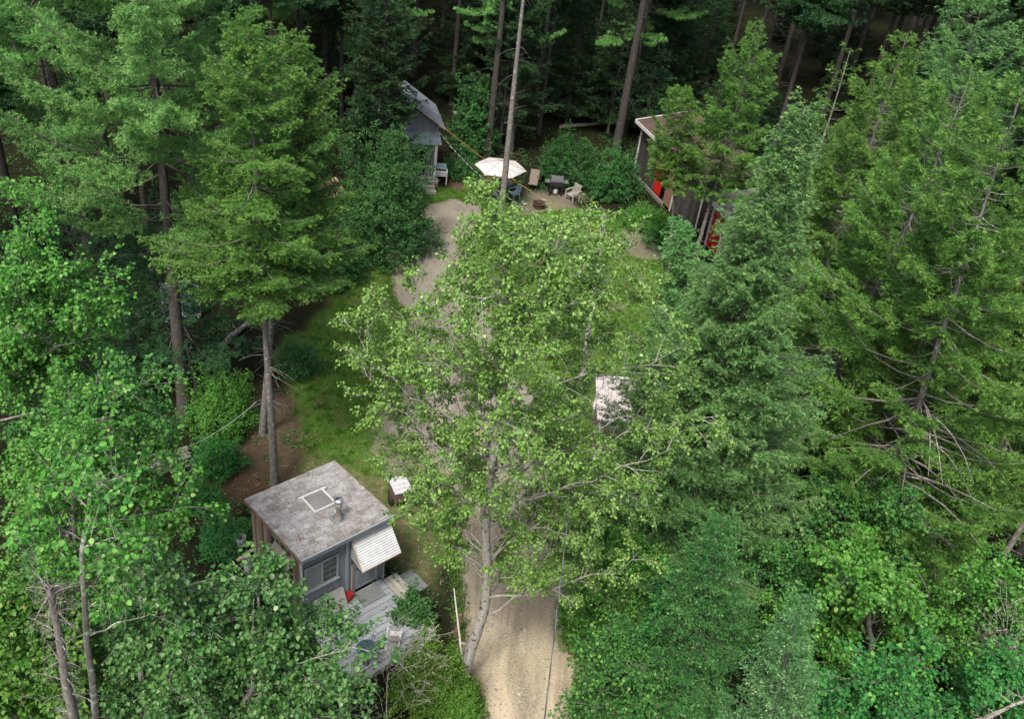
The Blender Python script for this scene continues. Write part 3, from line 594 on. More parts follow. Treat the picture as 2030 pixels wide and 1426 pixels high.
# skylight
def rp(u, v, dz=0): return (u, v, 3.075 + sl * v + dz)
s_ = MB(); a, b, c, d = (1.28, 1.40), (1.95, 1.40), (1.97, 2.16), (1.30, 2.18)
for p0, p1 in ((a, b), (d, a), (b, c)): s_.bar(rp(*p0, .035), rp(*p1, .035), .05, .07)
s_.bar(rp(1.20, 2.20, .035), rp(2.10, 2.17, .035), .06, .07); skl = s_.build('skylight', Mt['oldwhite'], cab, .004)
g_ = MB(); g_.prism([rp(1.29, 1.41, .015), rp(1.95, 1.41, .015), rp(1.96, 2.16, .015), rp(1.30, 2.16, .015)], (0, 0, .02)); g_.build('pane', surf('dusty_skylight', [(.3, (.14, .13, .13)), (.7, (.22, .21, .21))], 1.5, rough=.25, spec=.6, bmp=.05), skl)
# stove pipe
px_, py_ = 1.68, .80; zb = 3.07 + sl * py_; ch = MB()
ch.lathe([(.075, 0), (.075, .52)], (px_, py_, zb), 20); pipe = ch.build('stovepipe', Mt['dullsteel'], cab, smooth=False)
ch = MB(); ch.lathe([(.15, .0), (.145, .05), (.085, .17), (.082, .22)], (px_, py_, zb), 20); ch.box(px_ - .22, px_ + .2, py_ - .2, py_ + .22, zb + .012, zb + .024); ch.build('flashing', Mt['dullsteel'], pipe)
ch = MB(); ch.lathe([(.10, .46), (.10, .58), (.085, .60)], (px_, py_, zb), 20); ch.lathe([(.125, .64), (.13, .66), (.13, .73), (.115, .75), (.06, .772), (.01, .78)], (px_, py_, zb), 24)
for k in range(4): ch.bar((px_ + .09 * math.cos(k * 1.57), py_ + .09 * math.sin(k * 1.57), zb + .58), (px_ + .1 * math.cos(k * 1.57), py_ + .1 * math.sin(k * 1.57), zb + .66), .012, .012)
ch.build('rain_cap', Mt['steel'], pipe, smooth=False)
# window
wf = MB(); X0, X1, Z0, Z1 = .18, 1.28, 1.40, 2.37
wf.box(X0, X1, .165, .20, Z0, Z0 + .06); wf.box(X0, X1, .165, .20, Z1 - .06, Z1); wf.box(X0, X0 + .055, .165, .20, Z0 + .06, Z1 - .06); wf.box(X1 - .055, X1, .165, .20, Z0 + .06, Z1 - .06)
wf.box(.73, .78, .168, .20, Z0 + .06, Z1 - .06); wf.box(X0 - .02, X1 + .02, .13, .164, Z0 - .03, Z0 + .02); win = wf.build('window', Mt['bluetrim'], cab)
t = MB(); t.box(X0 + .055, .73, .186, .20, Z0 + .06, Z1 - .06); t.build('curtained_pane', Mt['blind'], win)
t = MB(); t.box(.78, X1 - .055, .190, .20, Z0 + .06, Z1 - .06); t.build('dark_pane', Mt['glass'], win)
t = MB(); t.box(.48, .492, .180, .1855, Z0 + .06, Z1 - .06)
for z in (1.65, 1.88, 2.11): t.box(X0 + .055, .73, .181, .1855, z, z + .010); t.box(.78, X1 - .055, .184, .1895, z, z + .008)
t.box(1.0, 1.01, .184, .1895, Z0 + .06, Z1 - .06); t.build('muntins', Mt['blueboard'], win)
# door
dr = MB(); dr.box(1.86, 2.64, .19, .225, .42, 2.34); door = dr.build('door', Mt['bluetrim'], cab)
t = MB(); t.box(1.95, 2.55, .176, .189, .55, 1.18); t.build('panel', Mt['blueboard'], door, .006)
t = MB(); t.box(1.99, 2.51, .178, .189, 1.33, 2.15); t.build('pane', Mt['glass'], door)
t = MB(); t.box(1.80, 1.86, .165, .215, .36, 2.40); t.box(2.64, 2.70, .165, .215, .36, 2.40); t.box(1.80, 2.70, .160, .2, 2.40, 2.46); t.build('door_frame', Mt['blueboard'], cab)
t = MB(); t.lathe([(.0, 0), (.03, .01), (.03, .03), (0, .045)], (1.91, .15, 1.35), 10, M=Matrix.Rotation(math.pi / 2, 3, 'X')); t.box(1.905, 1.915, .14, .19, 1.33, 1.37); t.build('handle', Mt['black'], door)
t = MB(); t.box(1.72, 1.745, .155, .185, 1.62, 1.78); t.build('wall_lamp', Mt['black'], cab)
t = MB(); t.box(1.73, 1.76, .165, .185, .50, 1.60); t.build('wood_strip', Mt['raw'], cab)
# awning
aw = MB(); n = 120; A0, A1 = 1.68, 3.02; vt, zt, vb, zb2 = .20, 2.70, -.46, 1.92; vs = []; fs = []
for k in range(n + 1):
    q = k / n; o = .013 * math.sin(q * 2 * math.pi * 14); vv = vt + (vb - vt) * q - o * .76; zz = zt + (zb2 - zt) * q + o * .64
    vs += [(A0, vv, zz), (A1, vv, zz), (A0, vv + .004, zz - .004), (A1, vv + .004, zz - .004)]
for k in range(n): b = 4 * k; fs += [(b, b + 1, b + 5, b + 4), (b + 2, b + 6, b + 7, b + 3), (b + 1, b + 3, b + 7, b + 5), (b, b + 4, b + 6, b + 2)]
aw.add(vs, fs); awn = aw.build('awning', Mt['corr'], cab)
t = MB(); t.prism([(A0 + .01, .19, 2.66), (A0 + .01, .19, 2.02), (A0 + .01, -.43, 1.90)], (.03, 0, 0)); t.build('side_panel', Mt['bluetrim'], awn); t = MB(); t.prism([(A1 - .04, .19, 2.66), (A1 - .04, .19, 2.02), (A1 - .04, -.43, 1.90)], (.03, 0, 0)); t.build('side_panel', Mt['bluetrim'], awn)
t = MB(); t.bar((A0 + .02, .17, 2.68), (A0 + .02, -.45, 1.90), .035, .035); t.bar((A0, -.45, 1.89), (A1, -.45, 1.89), .03, .035); t.bar((A0 + .02, .16, 2.0), (A0 + .02, -.43, 1.89), .03, .03); t.build('awning_frame', Mt['raw'], awn)
# propped shutter on the brown wall
t = MB(); t.prism([(.10, .62, 2.35), (-.14, .60, 2.06), (-.14, 1.65, 2.02), (.10, 1.67, 2.31)], (.02, 0, .025)); shu = t.build('shutter', Mt['oldwood'], cab)
t = MB(); t.bar((-.15, .58, 2.07), (-.15, 1.67, 2.03), .05, .04); t.bar((.10, .62, 1.85), (-.13, .62, 2.05), .02, .03); t.bar((.1, 1.6, 1.8), (-.13, 1.6, 2.0), .02, .03); t.build('prop_frame', Mt['raw'], shu)
t = MB(); t.box(.115, .125, .70, 1.88, 1.55, 2.34); t.build('side_window', Mt['glass'], cab)
# meter and bracket
t = MB(); t.box(.0, .12, .80, 1.02, .78, 1.12); t.lathe([(.08, 0), (.08, .07), (.05, .1)], (-.0, .91, .95), 14, M=Matrix.Rotation(-math.pi / 2, 3, 'Y')); t.tube([(.07, .91, 1.12), (.07, .91, 2.6)], .02); t.tube([(.07, .91, .78), (.07, .91, .1)], .025); t.build('electric_meter', Mt['dullsteel'], cab, .004)
t = MB(); t.bar((.1, .45, 1.35), (-.35, .5, 1.25), .035, .035); t.bar((.1, .72, 1.0), (-.33, .52, 1.22), .03, .03); t.bar((-.35, .5, 1.25), (-.30, 1.0, 1.05), .03, .03); t.build('bracket', Mt['oldwood'], cab)
t = MB(); t.bar((.05, .14, 2.95), (-.02, -.12, 1.25), .02, .02); t.bar((-.02, -.12, 1.25), (.12, .2, 1.45), .02, .02); t.build('guy_bar', Mt['white'], cab)

def cabp(u, v, z=0.):
    c, s = math.cos(YAW), math.sin(YAW); return (CA[0] + u * c - v * s, CA[1] + u * s + v * c, z)
# deck
dk = thing('deck', 'pale grey painted plank deck in front of the small cabin', 'deck', cabp(0, 0), YAW)
t = MB(); v = .155
while v > -2.45:
    v0 = v - .205; t.box(.05 + U(-.01, .01), 2.78 + U(-.006, .006) if v > -2 else 2.9, v0 + .008, v - .008, .315, .35 + U(0, .002), U(0, 1)); v = v0
t.build('decking', Mt['deck'], dk, .004)
t = MB()
for u in (.1, .9, 1.7, 2.6): t.box(u, u + .06, -2.42, .14, .16, .312)
t.box(.06, 2.76, -2.50, -2.465, .14, .34); t.build('joists', Mt['oldwood'], dk)
for u in (.1, 1.2, 2.6):
    for v in (-2.3, 0): t = MB(); t.box(u, u + .12, v, v + .12, -.05, .158); t.build('post', Mt['oldwood'], dk)
st = thing('wooden_steps', 'weathered plank steps at the right end of the grey deck', 'steps', cabp(0, 0), YAW)
t = MB()
for k in range(3): t.box(2.83 + k * .175, 2.83 + (k + 1) * .175 - .015, -.95, .14, .25, .285, U(0, 1))
t.build('tread', Mt['step'], st, .004)
for v in (-.9, .05): t = MB(); t.box(2.86, 3.32, v, v + .04, 0, .248); t.build('stringer', Mt['oldwood'], st)
t = MB(); t.box(3.42, 3.95, -.72, .14, .02, .05)
for k in range(7): t.box(3.42 + k * .08, 3.44 + k * .08, -.72, .14, .051, .062)
tag(t.build('metal_grate', Mt['mat']), 'flat grey grate on the grass beyond the deck steps', 'grate'); o = bpy.data.objects['metal_grate']; o.location = cabp(0, 0); o.rotation_euler = (0, 0, YAW)
t = MB(); t.box(1.76, 2.56, -.46, .10, .354, .366); o = tag(t.build('doormat', Mt['mat'], None, .003), 'thin grey doormat on the deck in front of the cabin door', 'doormat'); o.location = cabp(0, 0); o.rotation_euler = (0, 0, YAW)
# beige folded table leaning on the wall
ft = thing('folding_table', 'beige folding table leaning against the cabin wall under the window', 'table', cabp(0, 0), YAW)
t = MB(); t.prism([(.40, -.15, .36), (1.42, -.15, .36), (1.42, .10, .92), (1.36, .11, .98), (.46, .11, .98), (.40, .10, .92)], (0, .03, -.012)); t.build('tabletop', Mt['tan'], ft, .01)
t = MB(); t.tube([(.55, -.1, .42), (.55, .08, .84), (1.25, .08, .84), (1.25, -.1, .42)], .012); t.build('leg', Mt['dullsteel'], ft)
# red dustpan box
rb = thing('red_crate', 'small dark red crate on the deck between cabin door and folding table', 'crate', cabp(1.56, .05, .35), YAW + .3)
t = MB(); t.box(-.13, .13, -.10, -.085, 0, .20); t.box(-.13, .13, .085, .1, 0, .20); t.box(-.13, -.115, -.085, .085, 0, .2); t.box(.115, .13, -.085, .085, 0, .2); t.box(-.115, .115, -.085, .085, .0, .02); t.build('body', Mt['redp'], rb, .004)
t = MB(); t.box(-.14, .14, -.112, .112, .2, .215); t.build('lid', Mt['redp'], rb, .004)
# kettle style pedestal table
pt = thing('pedestal_table', 'round dark teal pedestal table near the outer edge of the deck', 'table', cabp(.74, -2.12, .353), YAW)
t = MB(); t.lathe([(0.02, .62), (.27, .625), (.285, .64), (.285, .655), (.27, .665), (.02, .67)], n=32); t.build('tabletop', Mt['teal'], pt)
t = MB(); t.lathe([(.022, .03), (.018, .62)], n=12); t.build('stem', Mt['black'], pt)
t = MB(); t.lathe([(.10, 0), (.10, .02), (.03, .06)], n=20); t.build('base', Mt['black'], pt)
# chairs
def plastic_chair(name, label, mat, loc, rz, s=1.):
    c = thing(name, label, 'chair', tuple(loc), rz); c.scale = (s, s, s)
    t = MB(); t.box(-.24, .24, -.22, .24, .40, .425); t.build('seat', mat, c, .01)
    t = MB(); t.prism([(-.24, .24, .42), (.24, .24, .42), (.22, .34, .84), (.12, .37, .90), (-.12, .37, .90), (-.22, .34, .84)], (0, .02, .005)); t.build('backrest', mat, c, .006)
    for sx in (-1, 1):
        t = MB(); t.bar((sx * .27, -.2, .62), (sx * .26, .30, .64), .05, .025); t.bar((sx * .27, -.2, .0), (sx * .27, -.2, .61), .035, .035); t.build('armrest', mat, c)
        t = MB(); t.bar((sx * .22, .24, .40), (sx * .25, .32, 0), .035, .035); t.build('leg', mat, c)
    return c
plastic_chair('garden_chair', 'white plastic chair on the grey deck behind the bare twigs', Mt['oldwhite'], cabp(1.75, -2.0, .353), YAW + 2.4, .72)
# things behind the cabin
def bucket(label, loc, mat, r=.15, h=.32):
    b = thing('bucket', label, 'bucket', tuple(loc))
    t = MB(); t.lathe([(r * .82, 0), (r, h), (r * 1.06, h), (r * 1.06, h + .02), (r * .94, h + .02), (r * .9, h * .3), (.01, h * .28)], n=24); t.build('body', mat, b)
    t = MB(); t.tube([(r * 1.05 * math.cos(a), -.02 - .12 * math.sin(a), h + .0 - .1 * math.sin(a)) for a in np.linspace(0, math.pi, 9)], .006); t.build('handle', Mt['dullsteel'], b); return b
bucket('white bucket standing on black bags left of the cabin', cabp(.02, 3.72, .42), Mt['white'])
bucket('white pail lying in weeds beside the brown cabin wall', cabp(-.12, 3.02, .0), Mt['white'], .16, .45)
def lumpy(name, label, cat, loc, sx, sy, h, seed, mat, sub=3):
    import bmesh
    bm = bmesh.new(); bmesh.ops.create_icosphere(bm, subdivisions=sub, radius=1)
    for v in bm.verts:
        n_ = 1 + .22 * math.sin(v.co.x * 5 + seed) * math.cos(v.co.y * 4 + seed * 2) + .12 * math.sin(v.co.z * 9 + v.co.x * 7 + seed)
        v.co = Vector((v.co.x * sx * n_, v.co.y * sy * n_, max(v.co.z * n_ * .55 + .45, 0) * h))
    me = bpy.data.meshes.new(name); bm.to_mesh(me); bm.free(); me.materials.append(mat); o = link(name, me); o.location = tuple(loc); return tag(o, label, cat)
lumpy('rubbish_bag', 'heap of black plastic bags behind the cabin corner', 'bag', cabp(.0, 3.75, 0), .34, .34, .42, 1, Mt['black'])
lumpy('rubbish_bag', 'black bag lying against the bottom of the brown wall', 'bag', cabp(-.18, 2.55, 0), .22, .3, .3, 4, Mt['black'])
t = MB(); t.bar((0, 0, .30), (.75, .08, .42), .1, .035); tag(t.build('plank', Mt['raw']), 'short fresh sawn plank sticking out past the cabin corner', 'plank').location = cabp(-.35, 3.3, 0)
bpy.data.objects['plank'].rotation_euler = (0, 0, YAW)

# ================================================================== white topped cart beside the driveway
ct = thing('garden_cart', 'white-lidded dark red cart on the grass at the edge of the poplar', 'cart', tuple(P(792, 992)), .5)
t = MB(); t.box(-.28, .28, -.36, .36, .22, .66); t.build('body', Mt['maroon'], ct, .02)
t = MB(); t.prism([(-.31, -.39, .66), (.31, -.39, .66), (.31, .39, .69), (-.31, .39, .69)], (0, 0, .05)); t.bar((-.2, -.2, .73), (.2, -.2, .73), .03, .03); t.bar((-.28, 0, .735), (.28, 0, .735), .02, .015); t.build('lid', Mt['white'], ct, .015)
for sx in (-1, 1):
    t = MB(); t.lathe([(.04, -.03), (.17, -.03), (.19, 0), (.17, .03), (.04, .03)], (sx * .38, -.1, .19), 18, M=Matrix.Rotation(math.pi / 2, 3, 'Y')); t.build('wheel', Mt['black'], ct)
t = MB(); t.tube([(-.3, .42, .55), (-.3, .75, .72), (.3, .75, .72), (.3, .42, .55)], .016); t.build('handle', Mt['dullsteel'], ct)
for x in (-.3, .26): t = MB(); t.box(x, x + .04, .36, .40, 0, .22); t.build('stand', Mt['black'], ct)

# ================================================================== right shed with pale roof
sd0 = P(1186, 935, 0); SH = thing('garden_shed', 'maroon brown shed with pale pinkish sheet roof under the poplar branches', 'shed', (3.42, 25.9, 0), .07)
W_, D_ = 2.15, 1.75; H0, H1 = 2.15, 2.62
t = MB()
for k in range(9): t.box(.06 + k * (W_ - .12) / 9, .06 + (k + 1) * (W_ - .12) / 9 - .004, .10, .13, 0, H0 - .02, U(.3, .7))
for k in range(7): t.box(.07, .10, .14 + k * .22, .14 + (k + 1) * .22 - .004, 0, H0 + .05 * k, U(.3, .7)); t.box(W_ - .1, W_ - .07, .14 + k * .22, .14 + (k + 1) * .22 - .004, 0, H0 + .05 * k, U(.3, .7))
t.box(.1, W_ - .1, D_ - .1, D_ - .07, 0, H1 - .08); t.build('wall', Mt['maroon'], SH)
for x in (.03, W_ - .12): t = MB(); t.box(x, x + .09, .04, .095, 0, H0 - .03); t.build('corner_trim', Mt['oldwhite'], SH)
t = MB(); nn = 5
for k in range(nn):
    x = -.12 + k * (W_ + .2) / nn; t.prism([(x, -.12, H0 - .02), (x + (W_ + .2) / nn - .01, -.12, H0 - .02), (x + (W_ + .2) / nn - .01, -.12, H0 + .02), (x, -.12, H0 + .02)], (0, D_ + .3, H1 - H0 + .06), .5)
t.build('roof', Mt['pinkroof'], SH)
t = MB(); t.box(.7, 1.45, .075, .099, .1, 1.9); d2 = t.build('door', Mt['maroon'], SH, .005)
t = MB(); t.box(.75, .79, .05, .074, .95, 1.08); t.build('handle', Mt['black'], d2)
bn = thing('slatted_bench', 'white slatted bench back standing behind the pale shed roof', 'bench', (4.0, 29.2, 0), .05)
for k in range(5):
    t = MB(); t.box(-.52 + k * .22, -.40 + k * .22, .0, .03, .42, 1.15); t.build('slat', Mt['oldwhite'], bn)
t = MB(); t.bar((-.56, .015, 1.17), (.56, .015, 1.17), .05, .06); t.build('top_rail', Mt['oldwhite'], bn); t = MB(); t.box(-.56, .56, -.5, -.01, .38, .42); t.build('seat', Mt['oldwhite'], bn)
for sx in (-1, 1):
    for y in (-.46, .0):
        t = MB(); t.box(sx * .52 - .03, sx * .52 + .03, y, y + .05, 0, .375); t.build('leg', Mt['oldwhite'], bn)

# ================================================================== back cabin with metal gable roof
hx, hy = -5.86, 48.72; HW = 3.1
hc = thing('gabled_cabin', 'blue-grey gabled cabin with metal roof and small porch at the back of the clearing', 'cabin', (hx, hy, 0), math.radians(17))
EZ = 3.72; RZ = 4.84
t = MB()
for k in range(20):
    x0 = -HW + k * HW / 20; x1 = x0 + HW / 20; top = EZ + (RZ - EZ) * (1 - abs((x0 + x1) / 2 + HW / 2) / (HW / 2)) - .1; t.box(x0, x1 - .01, 0, .04, .35 if k < 19 else 0, min(top, 4.12), U(.2, .8))
t.build('front_wall', Mt['blueboard'], hc)
t = MB(); t.prism([(-.04, .05, 0), (-.04, 3.1, 0), (-.04, 3.1, EZ), (-.04, .05, EZ)], (.04, 0, 0)); t.prism([(-HW, .05, 0), (-HW, 3.1, 0), (-HW, 3.1, EZ), (-HW, .05, EZ)], (.04, 0, 0))
t.prism([(-HW, 3.1, 0), (0, 3.1, 0), (0, 3.1, EZ), (-HW / 2, 3.1, RZ - .1), (-HW, 3.1, EZ)], (0, .04, 0)); t.build('side_wall', Mt['blueboard'], hc)
t = MB()
for r in range(5):
    z = 4.14 + r * .12; hw = max((RZ - .18 - z) / (RZ - EZ) * HW / 2, .02); n = max(int(hw * 2 / .14), 1)
    for k in range(n): t.box(-HW / 2 - hw + k * 2 * hw / n, -HW / 2 - hw + (k + 1) * 2 * hw / n - .008, -.012 + U(0, .006), .03, z, z + .115, U(0, 1))
t.build('gable_shingles', Mt['shake'], hc)
t = MB(); t.box(-.06, .03, -.03, .06, 0, EZ + .05); t.box(-HW - .03, -HW + .06, -.03, .06, 0, EZ + .05); t.bar((-HW + .6, -.035, 4.11), (-.6, -.035, 4.11), .03, .06); t.build('corner_trim', Mt['bluetrim'], hc)
for sgn in (1, -1):
    t = MB(); ex = HW / 2 + .36; ez = RZ - (RZ - EZ) / (HW / 2) * ex
    n = 9
    t.prism([(-HW / 2, -.42, RZ), (-HW / 2 + sgn * ex, -.42, ez), (-HW / 2 + sgn * ex, -.42, ez + .05), (-HW / 2, -.42, RZ + .05)], (0, 3.6, 0))
    for k in range(n + 1):
        y = -.40 + k * 3.5 / n; t.bar((-HW / 2 + sgn * .02, y, RZ + .07), (-HW / 2 + sgn * ex, y, ez + .07), .03, .04)
    rr_ = t.build('roof_slope', Mt['tin'], hc)
    t = MB(); t.bar((-HW / 2, -.44, RZ - .03), (-HW / 2 + sgn * ex, -.44, ez - .03), .03, .13, up=(0, 1, 0)); t.build('rake_board', Mt['bluetrim'], hc)
# porch awning
aw = MB(); n = 120; vs = []; fs = []
for k in range(n + 1):
    x = -1.9 + 2.0 * k / n; o = .016 * math.sin(k / n * 2 * math.pi * 22); vs += [(x, -.02, 3.12 + o), (x - .05 if k < 5 else x + .04, -.82, 2.70 + o), (x, -.02, 3.11 + o), (x, -.82, 2.69 + o)]
for k in range(n): b = 4 * k; fs += [(b, b + 1, b + 5, b + 4), (b + 2, b + 6, b + 7, b + 3), (b + 1, b + 3, b + 7, b + 5)]
aw.add(vs, fs); aw.build('porch_roof', Mt['corrblue'], hc)
for x in (-.22, -1.85):
    t = MB(); t.box(x, x + .15, -.78, -.63, .5, 2.68); t.build('porch_column', Mt['oldwhite'], hc, .01)
t = MB(); t.box(-1.95, .05, -.9, -.03, .38, .50); t.build('porch_floor', Mt['step'], hc)
t = MB(); t.box(-1.1, -.15, -1.2, -.92, 0, .36); t.box(-1.15, -.1, -1.5, -1.22, 0, .18); t.build('porch_steps', Mt['step'], hc, .01)
t = MB(); t.bar((-1.75, -.7, 1.35), (-.22, -.7, 1.35), .05, .05); t.bar((-1.75, -.7, .65), (-.22, -.7, .65), .04, .04)
for k in range(8): t.box(-1.65 + k * .19, -1.62 + k * .19, -.715, -.685, .66, 1.33)
t.build('porch_railing', Mt['oldwhite'], hc)
t = MB(); t.box(-1.35, -.55, -.03, -.005, .52, 2.45); t.build('door', Mt['dark'], hc)
for z0_, x_ in ((2.2, -1.95),):
    t = MB(); t.box(x_, x_ + .1, -.05, -.01, 1.2, 3.0); t.box(x_ - .8, x_ - .001, -.05, -.01, 1.2, 1.28); t.box(x_ - .8, x_ - .001, -.05, -.01, 2.92, 3.0); t.box(x_ - .9, x_ - .801, -.05, -.01, 1.2, 3.0); wn_ = t.build('window', Mt['white'], hc)
    t = MB(); t.box(x_ - .8, x_, -.03, -.012, 1.28, 2.92); t.build('pane', Mt['glass'], wn_)
# sink / cooler beside the porch
sk_ = thing('utility_sink', 'old white utility sink with a box in front beside the porch steps', 'sink', tuple(P(873, 362)), .1)
t = MB(); t.box(-.38, .38, -.26, .26, .72, .80); t.box(-.38, -.34, -.26, .26, .50, .72); t.box(.34, .38, -.26, .26, .50, .72); t.box(-.34, .34, -.26, -.22, .50, .72); t.build('basin', Mt['white'], sk_, .01)
t = MB(); t.box(-.30, .30, -.16, .12, .801, .806); t.build('bowl_shade', Mt['dark'], sk_)  # flat black sheet stands in for the shaded hollow of the bowl
for a_, b_ in ((-.34, -.22), (.34, -.22), (-.34, .22), (.34, .22)):
    t = MB(); t.box(a_ - .03, a_ + .03, b_ - .03, b_ + .03, 0, .50); t.build('leg', Mt['oldwhite'], sk_)
t = MB(); t.box(-.28, .28, .22, .26, .80, 1.10); t.build('splashback', Mt['turq'], sk_)
bx = thing('cardboard_box', 'brown box standing in front of the white sink by the porch', 'box', tuple(P(863, 366) - [.0, .25, 0]), .2)
t = MB(); t.box(-.16, .16, -.16, .16, 0, .45); t.build('body', Mt['raw'], bx, .004)
t = MB(); t.box(-.17, .0, -.17, .17, .451, .46); t.bar((.16, -.16, .45), (.3, -.16, .52), .01, .01); t.build('flap', Mt['raw'], bx)
t = MB(); t.lathe([(.12, 0), (.14, .55), (.13, .56), (.1, .56)], n=16); o = tag(t.build('water_drum', Mt['blue']), 'blue drum between porch column and white sink', 'drum'); o.location = tuple(P(858, 360))

# ================================================================== patio at the back
um = thing('patio_umbrella', 'open cream patio umbrella over the round table', 'umbrella', tuple(P(993, 325, 2.45) * [1, 1, 0]), .0)
can = MB(); n = 6; Rm = 1.45; rings = [(0.0, 2.66), (.5, 2.53), (1.0, 2.38), (Rm, 2.24)]; vs = []; fs = []
NS = 24
for r, z in rings:
    for k in range(NS):
        a = 2 * math.pi * k / NS; f_ = math.cos(math.pi / 6) / math.cos(((a % (math.pi / 3)) - math.pi / 6)); sag = .05 * r / Rm * (1 - abs(((a % (math.pi / 3)) / (math.pi / 6)) - 1))
        vs.append((r * f_ * math.cos(a), r * f_ * math.sin(a), z - sag * 0 + (1 - f_) * .12 * r))
for i_ in range(3):
    for k in range(NS): fs.append((i_ * NS + k, (i_ + 1) * NS + k, (i_ + 1) * NS + (k + 1) % NS, i_ * NS + (k + 1) % NS))
can.add(vs, fs); can_ = can.build('canopy', Mt['canvas'], um)
t = MB()
for k in range(6): a = k * math.pi / 3; t.tube([(r * math.cos(a), r * math.sin(a), z + .008) for r, z in ((.02, 2.66), (.5, 2.53), (1.0, 2.38), (1.45, 2.24))], .009, 5)
t.lathe([(.05, 2.66), (.03, 2.70), (.01, 2.74)], n=10); t.build('seams', Mt['sling'], can_)
t = MB(); t.lathe([(.02, 0.05), (.02, 2.64)], n=10); t.build('pole', Mt['oldwood'], um)
for k in range(6):
    a = k * math.pi / 3; t = MB(); t.bar((0, 0, 2.60), (Rm * math.cos(a) * .97, Rm * math.sin(a) * .97, 2.20), .014, .02); t.build('rib', Mt['oldwood'], um)
t = MB(); t.lathe([(.24, 0), (.24, .04), (.06, .10)], n=20); t.build('base', Mt['black'], um)
tb = thing('round_table', 'round slatted patio table under the cream umbrella', 'table', tuple(P(993, 383) + [0, -.02, 0]), 0)
t = MB(); t.lathe([(.04, .70), (.60, .70), (.62, .72), (.60, .74), (.04, .74)], n=32); t.build('tabletop', Mt['oldwood'], tb)
for k in range(4):
    a = k * 1.57 + .8; t = MB(); t.bar((.45 * math.cos(a), .45 * math.sin(a), 0), (.30 * math.cos(a), .30 * math.sin(a), .70), .04, .04); t.build('leg', Mt['black'], tb)
tp = P(993, 383)
t = MB(); t.box(-.09, .09, -.06, .06, 0, .16); o = tag(t.build('tissue_box', Mt['blue'], None, .005), 'blue box on the round patio table', 'box'); o.location = (tp[0] - .12, tp[1] - .1, .742); o.rotation_euler = (0, 0, .3)
t = MB(); t.lathe([(.07, 0), (.08, .28), (.05, .30)], n=14); o = tag(t.build('yellow_canister', Mt['yellow']), 'tall yellow-green canister on the round patio table', 'canister'); o.location = (tp[0] + .12, tp[1] - .12, .742)
t = MB(); t.lathe([(.05, 0), (.055, .1), (.04, .11)], n=14); o = tag(t.build('mug', Mt['white']), 'small white mug on the round patio table', 'mug'); o.location = (tp[0] - .38, tp[1] - .05, .742)
# sling chair
sc_ = thing('sling_chair', 'brown sling patio chair with high back facing the lawn', 'chair', tuple(P(1055, 376)), -.1)
t = MB(); t.prism([(-.26, .2, .42), (.26, .2, .42), (.26, .42, 1.12), (-.26, .42, 1.12)], (0, .015, 0)); t.build('backrest', Mt['sling'], sc_)
t = MB(); t.prism([(-.26, -.26, .43), (.26, -.26, .43), (.26, .2, .40), (-.26, .2, .40)], (0, 0, .015)); t.build('seat', Mt['sling'], sc_)
for sx in (-1, 1):
    t = MB(); t.tube([(sx * .29, -.3, 0), (sx * .29, -.26, .62), (sx * .29, .3, .66)], .016); t.tube([(sx * .27, .36, 0), (sx * .28, .18, .4), (sx * .28, .44, 1.15)], .016); t.build('frame', Mt['black'], sc_)
plastic_chair('garden_chair', 'pale turquoise plastic chair beside the round patio table', Mt['turq'], P(1017, 396), -.9)
plastic_chair('garden_chair', 'pale grey chair left of the lichened trunk by the patio table', Mt['oldwhite'], P(984, 398) , 2.6)
# grill
gr = thing('barbecue_grill', 'covered black gas grill between the sling chair and wooden armchair', 'grill', tuple(P(1100, 386)), .15)
t = MB(); t.prism([(-.38, -.26, .62), (.38, -.26, .62), (.38, -.26, .90), (-.38, -.26, .90)], (0, .52, 0)); t.build('firebox', Mt['black'], gr, .02)
t = MB(); t.prism([(-.36, -.25, .905), (-.36, .25, .905), (-.36, .22, 1.10), (-.36, .05, 1.20), (-.36, -.16, 1.12)], (.72, 0, 0)); t.build('lid', surf('grill_lid', [(.2, (.05, .05, .052)), (.8, (.13, .13, .135))], 4, rough=.35), gr, .02)
for sx in (-1, 1):
    t = MB(); t.box(sx * .39, sx * .68, -.22, .22, .84, .87); t.build('side_shelf', Mt['dullsteel'], gr)
    t = MB(); t.box(sx * .33 - .025, sx * .33 + .025, -.2, .2, 0, .615); t.build('leg', Mt['black'], gr)
t = MB(); t.lathe([(.09, 0), (.14, .08), (.14, .26), (.06, .34)], (.0, .0, .06), 16); t.build('gas_bottle', Mt['white'], gr)
# wooden armchair
wc = thing('wooden_armchair', 'weathered slatted wooden armchair right of the black grill', 'chair', tuple(P(1133, 398)), -.75)
t = MB()
for k in range(6): t.box(-.27, .27, -.25 + k * .085, -.185 + k * .085, .40, .425)
t.build('seat', Mt['step'], wc)
for k in range(6):
    t = MB(); t.bar((-.23 + k * .092, .26, .43), (-.23 + k * .092, .38, .90), .055, .018, up=(0, 1, 0)); t.build('back_slat', Mt['step'], wc)
t = MB(); t.bar((-.29, .385, .92), (.29, .385, .92), .04, .06); t.build('top_rail', Mt['step'], wc)
for sx in (-1, 1):
    t = MB(); t.bar((sx * .31, -.3, .64), (sx * .31, .36, .66), .08, .03); t.build('armrest', Mt['step'], wc)
    t = MB(); t.box(sx * .3 - .03, sx * .3 + .03, -.27, -.21, 0, .62); t.build('leg', Mt['step'], wc)
    t = MB(); t.box(sx * .3 - .03, sx * .3 + .03, .27, .33, 0, .64); t.build('leg', Mt['step'], wc)
